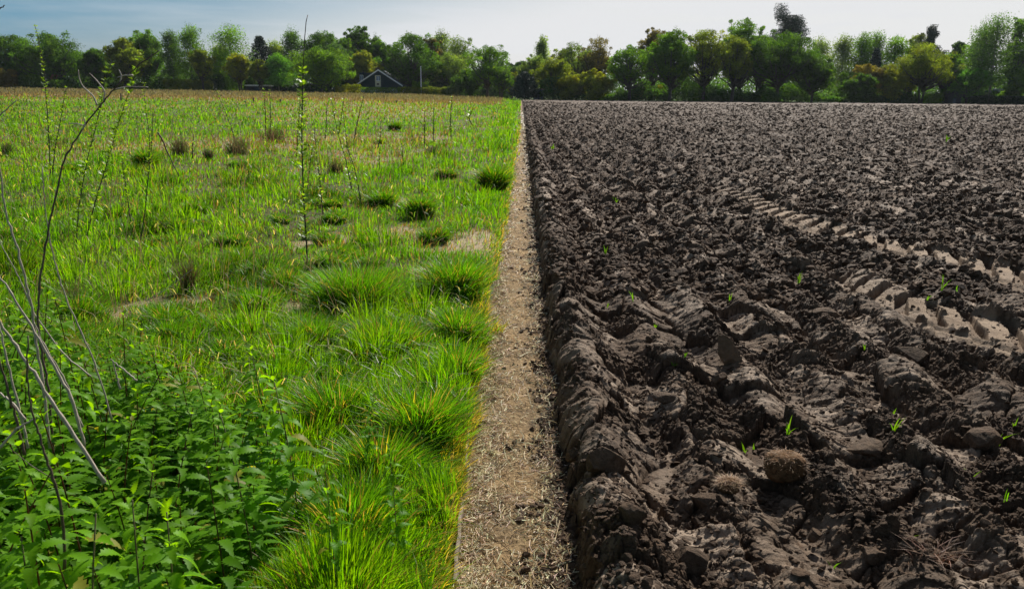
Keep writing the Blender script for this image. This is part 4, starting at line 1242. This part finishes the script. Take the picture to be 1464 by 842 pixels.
        for i in range(34):
            t_ = .30+.69*(i/34); a = r.random()*6.28; ln_ = R*(.35+.75*r.random())*(1.15-.75*max(0, (t_-.6)/.4))
            b0 = tp(t_-.05); b1 = tp(t_)+np.array([math.cos(a)*ln_, math.sin(a)*ln_, -H*.02+H*.05*r.normal()])
            tk.tube([b0, b1], [tr_*.3, .04], 4)
            for f_ in (.35, .6, .8, 1.):
                nlv = int(260*dens); C = b0+(b1-b0)*f_ + np.clip(r.normal(0, 1, (nlv, 3)), -1.3, 1.3)*np.array([.15*R, .15*R, .028*H])
                LC.append(C); LN.append(r.normal(size=(nlv, 3))+np.array([0, 0, 1.])); LS.append(.14+.18*r.random(nlv))
    C = np.concatenate(LC); Nn = np.concatenate(LN); Nn /= np.linalg.norm(Nn, axis=1)[:, None]+1e-9; S = np.concatenate(LS)
    bv = np.concatenate([np.full(len(q), .62+.85*r.random()) for q in LC])
    kp = C[:, 2] > .05; C, Nn, S, bv = C[kp], Nn[kp], S[kp], bv[kp]
    V = quads(C, Nn, S, r)
    # leaf-to-leaf tone, young yellower flushes; bough brightness painted as lit and shaded clumps
    fl = fbm(C[:, 0]*.55+C[:, 1]*.3+px, C[:, 2]*.55+C[:, 1]*.2, 9, 2)
    vr = (bv*(1 + .6*(r.random(len(C))-.5)))[:, None]*np.ones(3)
    vr *= 1 + sstep(0, .6, fl)[:, None]*np.array([.75, .45, .0])
    tk.build('trunk', M_birch if kind == 'birch' else M_bark, e, True)
    cr = mesh_np('crown', V, np.arange(len(V)).reshape(-1, 4), M_needle if kind in ('conifer', 'pine', 'cypress') else M_tree, e, colr=np.repeat(vr, 4, 0))
    cr.color = (*[1.25*c for c in COL[hue]], 1)
    return e
GL, GR = 'trees along the far side of the meadow', 'trees along the far side of the ploughed field'
TL = [
 (18,50,80,196,'oak','dark','large dark rounded tree at the extreme left of the treeline'),
 (66,46,92,194,'oak','dark','broad dark domed tree right of the leftmost one, sloping down on its right'),
 (112,73,30,200,'birch','blue','small hazy dark tree in the dip right of the two domed trees'),
 (136,69,44,192,'oak','dark','short very dark tree right of the dip in the left treeline'),
 (172,55,56,190,'oak','olive','olive brown tree behind the crossing of cane and whip'),
 (207,46,56,196,'oak','mid','mid green domed tree right of the olive one'),
 (242,43,30,194,'birch','blue','narrow airy tree left of the taller airy birch'),
 (268,36,44,192,'birch','mid','tall airy dark birch with a ragged top in the left treeline'),
 (286,70,36,186,'open','olive','low yellowish open tree between two tall birches'),
 (330,35,60,194,'birch','mid','broad tall birch with drooping right side, left treeline'),
 (312,62,30,198,'birch','pale','pale thin birch left of the broad tall birch'),
 (340,76,36,184,'open','yel','small yellow green tree in front of the broad tall birch'),
 (372,50,56,200,'conifer','con','dark spruce between the broad birch and the pale ones'),
 (370,85,28,184,'open','olive','small ochre tree in front of the dark spruce'),
 (392,58,40,204,'birch','pale','pale hazy tree right of the dark spruce'),
 (416,39,38,200,'birch','blue','bluish birch with a forked top left of the main sapling tip'),
 (396,77,40,186,'birch','fresh','fresh green drooping young tree left of the round bright one'),
 (457,70,82,180,'oak','bright','round bright green tree left of the house'),
 (462,44,70,204,'oak','dark','dark tree rising behind the round bright green one'),
 (492,55,56,200,'oak','mid','mid green tree between two dark ones above the house'),
 (480,62,52,194,'oak','blue','bluish dark tree just over the round bright one'),
 (512,38,54,206,'oak','dark','tall dark rounded tree, highest above the house'),
 (517,73,46,192,'oak','yel','yellow green tree directly behind the house dormer'),
 (541,58,40,204,'oak','mid','mid green tree behind the house ridge'),
 (540,50,16,210,'birch','blue','small isolated airy treetop right of the tallest dark tree'),
 (556,66,50,202,'oak','mid','low green tree between the house and the big dark one'),
 (588,48,80,190,'oak','dark','big dark dense tree right of the house behind the pole'),
 (618,55,32,202,'oak','orange','russet tree squeezed behind the big dark tree'),
 (630,42,36,208,'birch','pale','pale birch rising right of the russet tree'),
 (655,52,52,206,'willow','pale','hazy pale willow sloping down to the right'),
 (640,73,56,192,'willow','pale','pale silvery willow below the hazy one'),
 (697,66,70,180,'open','mid','dark green tree with olive left side at the right end of the left treeline'),
 (716,95,40,176,'open','bright','low bright tree in front beside the path end'),
 (672,100,46,184,'bush','dark','dark bush under the pale willow'),
 (733,104,20,182,'willow','yel','narrow yellowish sapling just left of the path end'),
]
TR = [
 (751,104,34,156,'cypress','con','solid dark cone-shaped conifer at the end of the path'),
 (741,88,40,230,'oak','blue','distant bluish tree seen above the path end'),
 (765,78,44,176,'willow','pale','pale green willow right behind the dark cone conifer'),
 (776,52,20,186,'birch','pale','slim poplar-like tree with a bare top right of the gap in the trees'),
 (792,84,56,160,'willow','olive','yellowish weeping tree with spreading stems near the shed'),
 (826,60,56,172,'sparse','pale','sparse greyish tree with bare twigs, centre'),
 (807,70,44,180,'open','olive','olive tree behind the weeping one'),
 (856,55,50,170,'sparse','brown','brownish half bare tree right of the sparse grey one'),
 (840,72,46,184,'open','olive','olive hazy tree behind the half bare one'),
 (815,104,40,156,'bush','yel','mustard yellow bush left of the brighter one'),
 (852,100,44,154,'bush','yel','bright mustard bush in front of the half bare tree'),
 (903,65,64,154,'open','mid','dark open oak, first of the row with visible trunks'),
 (935,41,44,168,'open','brown','tawny treetop arching left of the big oak'),
 (963,41,66,154,'oak','mid','big oak with a straight visible trunk, centre right'),
 (1012,42,70,156,'open','olive','yellowish open tree with spreading forked stems'),
 (1053,52,56,153,'open','olive','dark trunked tree right of the forked yellowish one'),
 (1064,29,70,166,'oak','mid','tall rounded tree standing above its neighbours, centre right'),
 (1092,50,44,160,'open','mid','narrow green tree left of the dense dark one'),
 (1126,17,56,182,'pine','con','dark pine top poking highest out of the right treeline'),
 (1119,44,92,154,'oak','dark','very dense dark green tree under the tall pine top'),
 (1166,84,66,152,'oak','dark','low dark spreading tree right of the dense one'),
 (1174,53,44,190,'birch','pale','pale birch behind the low dark spreading tree'),
 (1210,50,36,182,'birch','pale','thin pale birch left of a pair of birches'),
 (1235,47,36,180,'birch','mid','left birch of the tall pair, right treeline'),
 (1256,45,38,182,'birch','mid','right birch of the tall pair, right treeline'),
 (1252,68,30,172,'conifer','con','dark narrow spruce below the pair of birches'),
 (1284,51,44,180,'birch','mid','mid green birch right of the pair'),
 (1312,48,34,182,'open','olive','yellowish tree left of the small pine'),
 (1334,42,30,188,'pine','con','small layered dark pine top in the right treeline'),
 (1228,106,40,153,'bush','dark','dark bush left of the orange one'),
 (1238,93,46,158,'bush','orange','orange brown bush in the right treeline'),
 (1277,92,52,157,'bush','yel','large yellow bush right of the orange one'),
 (1302,90,36,160,'open','yel','yellow open shrub touching the oak on the right'),
 (1327,60,74,154,'open','olive','olive oak with a pale visible trunk, right part of the treeline'),
 (1355,76,40,158,'open','mid','dark lower limb tree right of the olive oak'),
 (1372,60,28,176,'oak','blue','small dark round tree between oak and tallest trees'),
 (1396,57,40,168,'birch','mid','airy tree left of the tallest right-hand tree'),
 (1388,98,58,155,'willow','fresh','bright green drooping shrub right of the dark hut'),
 (1413,34,44,160,'birch','blue','tall airy tree forming the left part of the tallest group'),
 (1432,19,66,156,'birch','blue','tallest tree on the right, dark stem and feathery crown'),
 (1462,26,40,160,'open','mid','tall tree cut by the right edge of the photo'),
 (1456,96,36,158,'bush','bright','bright green bush at the far right edge'),
]
for a in TL: tree(a[0], a[1], a[2], a[3], a[4], a[5], a[6], GL, dens=1.15)
for a in TR: tree(a[0], a[1], a[2], a[3], a[4], a[5], a[6], GR, dens=1.15, cat='bush' if a[4] == 'bush' else 'tree')
# small bushes and hedges as things
def hedge(px0, px1, top, D, hue, label, name='hedge', hue2=None, depth=2.0, bumps=.35):
    a_ = at(px0, top, D); b_ = at(px1, top, D); z0 = ground_z(a_[0], min(D, 188)); H = max(.8, (a_[2]+b_[2])/2 - z0); L = b_[0]-a_[0]
    r = np.random.default_rng(abs(int(px0*3+px1))); n = int(min(14000, 260*L*H/2 + 600))
    X_ = r.random(n)*L; top_ = H*(1 - bumps*.5 + bumps*fbm(X_*.5, X_*0+px0, 5, 3))
    Z_ = top_*r.random(n)**.7; Y_ = r.random(n)*depth
    C = np.stack([X_-L/2, Y_, Z_], 1); V = quads(C, r.normal(size=(n, 3)), .16+.2*r.random(n), r)
    vr = (1+.5*(r.random(n)-.5))[:, None]*np.ones(3)*(1+sstep(0, .5, fbm(X_*.7, Z_*.8, 19, 2))[:, None]*np.array([.9, .5, 0]))
    o = mesh_np(name, V, np.arange(n*4).reshape(-1, 4), M_tree, colr=np.repeat(vr, 4, 0)); o.color = (*COL[hue], 1)
    o.location = ((a_[0]+b_[0])/2, D, z0); tag(o, label, name.replace('_', ' ')); return o
hedge(8,56,105,186,'mid','rounded green hedge under the dark trees at the far left',bumps=.3)
hedge(70,98,114,186,'mid','shorter clipped hedge right of the rounded one at far left',bumps=.1)
hedge(-14,16,92,184,'orange','golden brown shrub cut by the left edge of the photo',name='shrub',bumps=.5)
hedge(515,570,125,178,'mid','low trimmed hedge in front of the blue house',bumps=.05)
hedge(478,514,117,177,'yel','yellow green shrub left of the house front',name='shrub',bumps=.5)
hedge(568,636,123,180,'olive','brownish low hedge right of the house',bumps=.3)
hedge(588,612,110,182,'bright','bright green shrub at the foot of the pole',name='shrub',bumps=.5)
hedge(634,655,121,180,'pale','pale round shrub right of the brownish hedge',name='shrub',bumps=.3)
hedge(320,345,102,184,'mid','green bush at the foot of the broad tall birch',name='shrub',bumps=.4)
hedge(230,300,108,186,'olive','loose olive shrubs below the tall airy birch',name='shrub',bumps=.6)
hedge(1392,1500,137,152.5,'con','very dark low clipped hedge at the right end',bumps=.08)
hedge(1326,1352,130,152.5,'bright','bright light green shrub left of the dark hut',name='shrub',bumps=.5)
hedge(906,960,118,158,'yel','bright sunlit shrub between the first two oaks',name='shrub',bumps=.6)
hedge(1095,1120,128,152.5,'fresh','small fresh green shrub before the dense dark tree',name='shrub',bumps=.5)
hedge(978,1040,120,158,'fresh','sunlit green shrub behind the forked yellowish tree',name='shrub',bumps=.6)

# undergrowth masses and the wood behind
def mass(name, x0, x1, D0, D1, hmin, hmax, n, hues, label, seed):
    r = np.random.default_rng(seed); X_ = r.uniform(x0, x1, n); Y_ = r.uniform(D0, D1, n)
    top_ = hmin + (hmax-hmin)*sstep(-.35, .45, fbm(X_*.12+seed, Y_*.06, seed, 4))
    Z_ = top_*r.random(n)**.75
    gz = np.where(X_ < -1, z_meadow(X_, np.minimum(Y_, 188)), .05)
    C = np.stack([X_, Y_, Z_+gz], 1); V = quads(C, r.normal(size=(n, 3)), (.24+.3*r.random(n))*(D0/160), r)
    k = sstep(-.3, .4, fbm(X_*.15, Z_*.15+seed, 23, 2))[:, None]
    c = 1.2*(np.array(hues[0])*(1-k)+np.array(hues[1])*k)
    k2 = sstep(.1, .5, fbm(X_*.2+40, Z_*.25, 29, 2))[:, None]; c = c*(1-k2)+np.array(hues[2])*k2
    o = mesh_np(name, V, np.arange(n*4).reshape(-1, 4), M_tree, colr=np.repeat(jitter_cols(c, n, .3, r), 4, 0))
    tag(o, label, 'undergrowth', kind='stuff'); return o
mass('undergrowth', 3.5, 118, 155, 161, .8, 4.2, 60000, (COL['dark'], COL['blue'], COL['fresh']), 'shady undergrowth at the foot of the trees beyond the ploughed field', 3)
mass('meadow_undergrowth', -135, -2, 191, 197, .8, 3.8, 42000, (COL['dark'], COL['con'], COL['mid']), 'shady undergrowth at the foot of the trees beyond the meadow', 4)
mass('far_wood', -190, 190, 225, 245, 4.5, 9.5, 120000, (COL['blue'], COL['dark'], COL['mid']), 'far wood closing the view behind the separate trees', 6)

# ------------------------------------------------------------------ house and other buildings
M_teal = simple('dark_teal_boards', (.008,.028,.036), .9, .08, .15, 2)
M_white = simple('white_paint', (.75,.77,.78), .5, .3, .06, 3)
M_roof = simple('dark_roof_tiles', (.03,.05,.075), .7, .3, .25, 5, .3)
M_cream = simple('cream_panel', (.55,.52,.35), .6, .3, .1, 4)
M_brick = simple('dark_brick', (.07,.04,.035), .8, .2, .3, 8)
M_glass, t_, out_ = new_mat('window_glass'); p_ = principled(t_, (.05,.12,.25), .08, .8); t_.links.new(p_.outputs[0], out_.inputs[0])
HD = 184.0
hp = at(541, 128, HD); hx, hz = hp[0], zm1(hp[0], HD)
hs = empty('house', (hx, HD, hz)); tag(hs, 'low house with dark teal gable, white verge boards and flat dormer among the trees', 'house')
def HP(px, py): p = at(px, py, HD); return (p[0]-hx, p[2]-hz)
apex = HP(541,101); rt = HP(576,124.0); lf = HP(510,122)
m = MB()
gb = HP(541,124.5)[1]; 
m.prism([(lf[0]+.4, gb-.4), (rt[0]-.3, gb-.4), (rt[0]-.3, rt[1]), (apex[0], apex[1]-.15), (lf[0]+.4, lf[1])], 0, 9); m.build('gable', M_teal, hs)
m = MB(); m.prism([(lf[0]+.5, -.3), (rt[0]-.6, -.3), (rt[0]-.6, gb-.4), (lf[0]+.5, gb-.4)], .15, 9); m.build('wall', M_white, hs)
m = MB(); th = .17
for a_, b_ in ((lf, apex), (apex, rt)):
    m.prism([(a_[0], a_[1]), (b_[0], b_[1]), (b_[0], b_[1]+th), (a_[0], a_[1]+th)], -.35, 9.3)
rf = m.build('roof', M_roof, hs)
m = MB()
for a_, b_ in ((lf, apex), (apex, rt)):
    m.prism([(a_[0], a_[1]-.06), (b_[0], b_[1]-.06), (b_[0], b_[1]+th+.05), (a_[0], a_[1]+th+.05)], -.42, -.355)
m.build('verge_board', M_white, rf)
m = MB(); c0 = HP(536,99); m.box((c0[0], .5, apex[1]-1.0), (c0[0]+.9, 1.4, HP(536,97)[1])); m.build('chimney', M_brick, rf)
w0 = HP(536.6,124.3); w1 = HP(544,109)
m = MB(); m.box((w0[0], -.06, w0[1]), (w1[0], .0-.003, HP(540,108.3)[1])); wf = m.build('window', M_cream, hs)
m = MB(); q0 = HP(538.3,115.5); q1 = HP(543.2,109.3)
m.box((q0[0], -.09, q0[1]), (q1[0], -.063, q1[1])); m.build('pane', M_glass, wf)
m = MB(); m.box((q0[0]-.08, -.11, q0[1]-.12), (q1[0]+.08, -.093, q0[1]-.003)); m.box(((q0[0]+q1[0])/2-.04, -.11, q0[1]), ((q0[0]+q1[0])/2+.04, -.093, q1[1]))
m.build('frame', M_white, wf)
m = MB(); q0 = HP(538.8,122); q1 = HP(542,119.5); m.box((q0[0], -.09, q0[1]), (q1[0], -.063, q1[1])); m.build('vent', M_brick, wf)
d0 = HP(512.5,118); d1 = HP(533,105.6)
m = MB(); m.box((d0[0], 1.2, d0[1]-.6), (d1[0], 6.0, d1[1])); dm = m.build('dormer', M_teal, hs)
m = MB(); m.box((d0[0]-.15, 1.0, d1[1]+.003), (d1[0]+.1, 6.2, d1[1]+.18)); m.build('dormer_roof', M_roof, dm)
q0 = HP(513,116); q1 = HP(517.8,107.5); m = MB(); m.box((q0[0], 1.14, q0[1]), (q1[0], 1.197, q1[1])); m.build('dormer_window_frame', M_white, dm)
mx_ = (q0[0]+q1[0])/2
m = MB(); m.box((q0[0]+.08, 1.10, q0[1]+.1), (mx_-.04, 1.137, q1[1]-.1)); m.box((mx_+.04, 1.10, q0[1]+.1), (q1[0]-.08, 1.137, q1[1]-.1)); m.build('dormer_pane', M_glass, dm)

def small_building(px0, px1, eave, ridge, base, D, wall, roof, label, name, cat, flat=False):
    a_ = at(px0, base, D); b_ = at(px1, base, D); z0 = ground_z(a_[0], min(D, 188)); e = empty(name, (a_[0], D, z0)); tag(e, label, cat)
    L = b_[0]-a_[0]; he = max(.6, at(px0, eave, D)[2]-z0); hr = max(he+.1, at(px0, ridge, D)[2]-z0)
    m = MB(); m.box((0, 0, -.3), (L, 3.2, he)); w_ = m.build('wall', wall, e)
    m = MB()
    if flat: m.box((-.2, -.3, he+.003), (L+.2, 3.5, hr))
    else: m.prism([(-.25, he+.003), (L+.25, he+.003), (L*.5+.05, hr), (L*.5-.05, hr)], -.25, 3.45)
    m.build('roof', roof, e)
    m = MB(); m.box((L*.38, -.04, 0), (L*.6, -.003, min(he*.8, 1.9))); m.build('door', M_roof, e)
    return e
M_shed = simple('blue_grey_shed', (.16,.22,.27), .6, .3, .15, 3); M_tan = simple('tan_roof', (.35,.27,.18), .7, .2, .2, 4); M_grey = simple('grey_roof_sheet', (.35,.37,.42), .6, .3, .1, 4)
M_black = simple('black_tarred_boards', (.012,.014,.018), .6, .3, .2, 4); M_red = simple('red_brown_brick', (.28,.09,.06), .8, .2, .2, 6)
small_building(763,777,128.5,127,141,157,M_shed,M_tan,'small blue grey shed with tan roof beside the cone conifer','shed','shed',True)
small_building(1355,1374,139,130,145,153.5,M_black,M_black,'black tent-shaped hut at the foot of the right treeline','hut','hut')
small_building(1433,1451,132,127,138,170,M_black,M_grey,'outbuilding with a pale grey roof behind the dark hedge at right','outbuilding','outbuilding',True)
small_building(1413,1424,133,130,138,172,M_cream,M_roof,'sliver of a cream wall between trunks at the right','garden_building','outbuilding',True)
small_building(1263,1276,135,132.8,142,161,M_black,M_white,'low white roof glimpsed under the yellow bush','shed','shed',True)
small_building(352,384,123.5,121.5,130,186,M_black,M_white,'long low white roof at the foot of the trees left of the main sapling','shed','shed',True)
small_building(75,80,113,107,124,192,M_red,M_red,'sliver of a red brick house behind the clipped hedge at far left','brick_house','house')
pp = at(602, 118, 181); z0 = zm1(pp[0], 181); ht = at(602, 96, 181)[2]-z0
m = MB(); m.tube([(0, 0, 0), (0, 0, ht)], [.11, .08], 8); e = empty('flagpole', (pp[0], 181, z0)); tag(e, 'slim white pole rising before the big dark tree', 'pole')
m.build('pole', M_white, e); m = MB(); m.tube([(0, 0, ht), (0, 0, ht+.12)], [.13, .1], 8); m.build('cap', M_white, e)

# ------------------------------------------------------------------ thin air
mh = bpy.data.materials.new('thin_air'); mh.use_nodes = True; th_ = mh.node_tree; th_.nodes.clear()
oh = th_.nodes.new('ShaderNodeOutputMaterial'); pv = th_.nodes.new('ShaderNodeVolumePrincipled')
pv.inputs['Color'].default_value = (.80, .90, 1, 1); pv.inputs['Density'].default_value = .00007; pv.inputs['Anisotropy'].default_value = .3
th_.links.new(pv.outputs[0], oh.inputs['Volume'])
m = MB(); m.box((-420, -30, -1.4), (420, 330, 45)); o = m.build('haze', mh); tag(o, kind='stuff')
sc.cycles.volume_bounces = 0
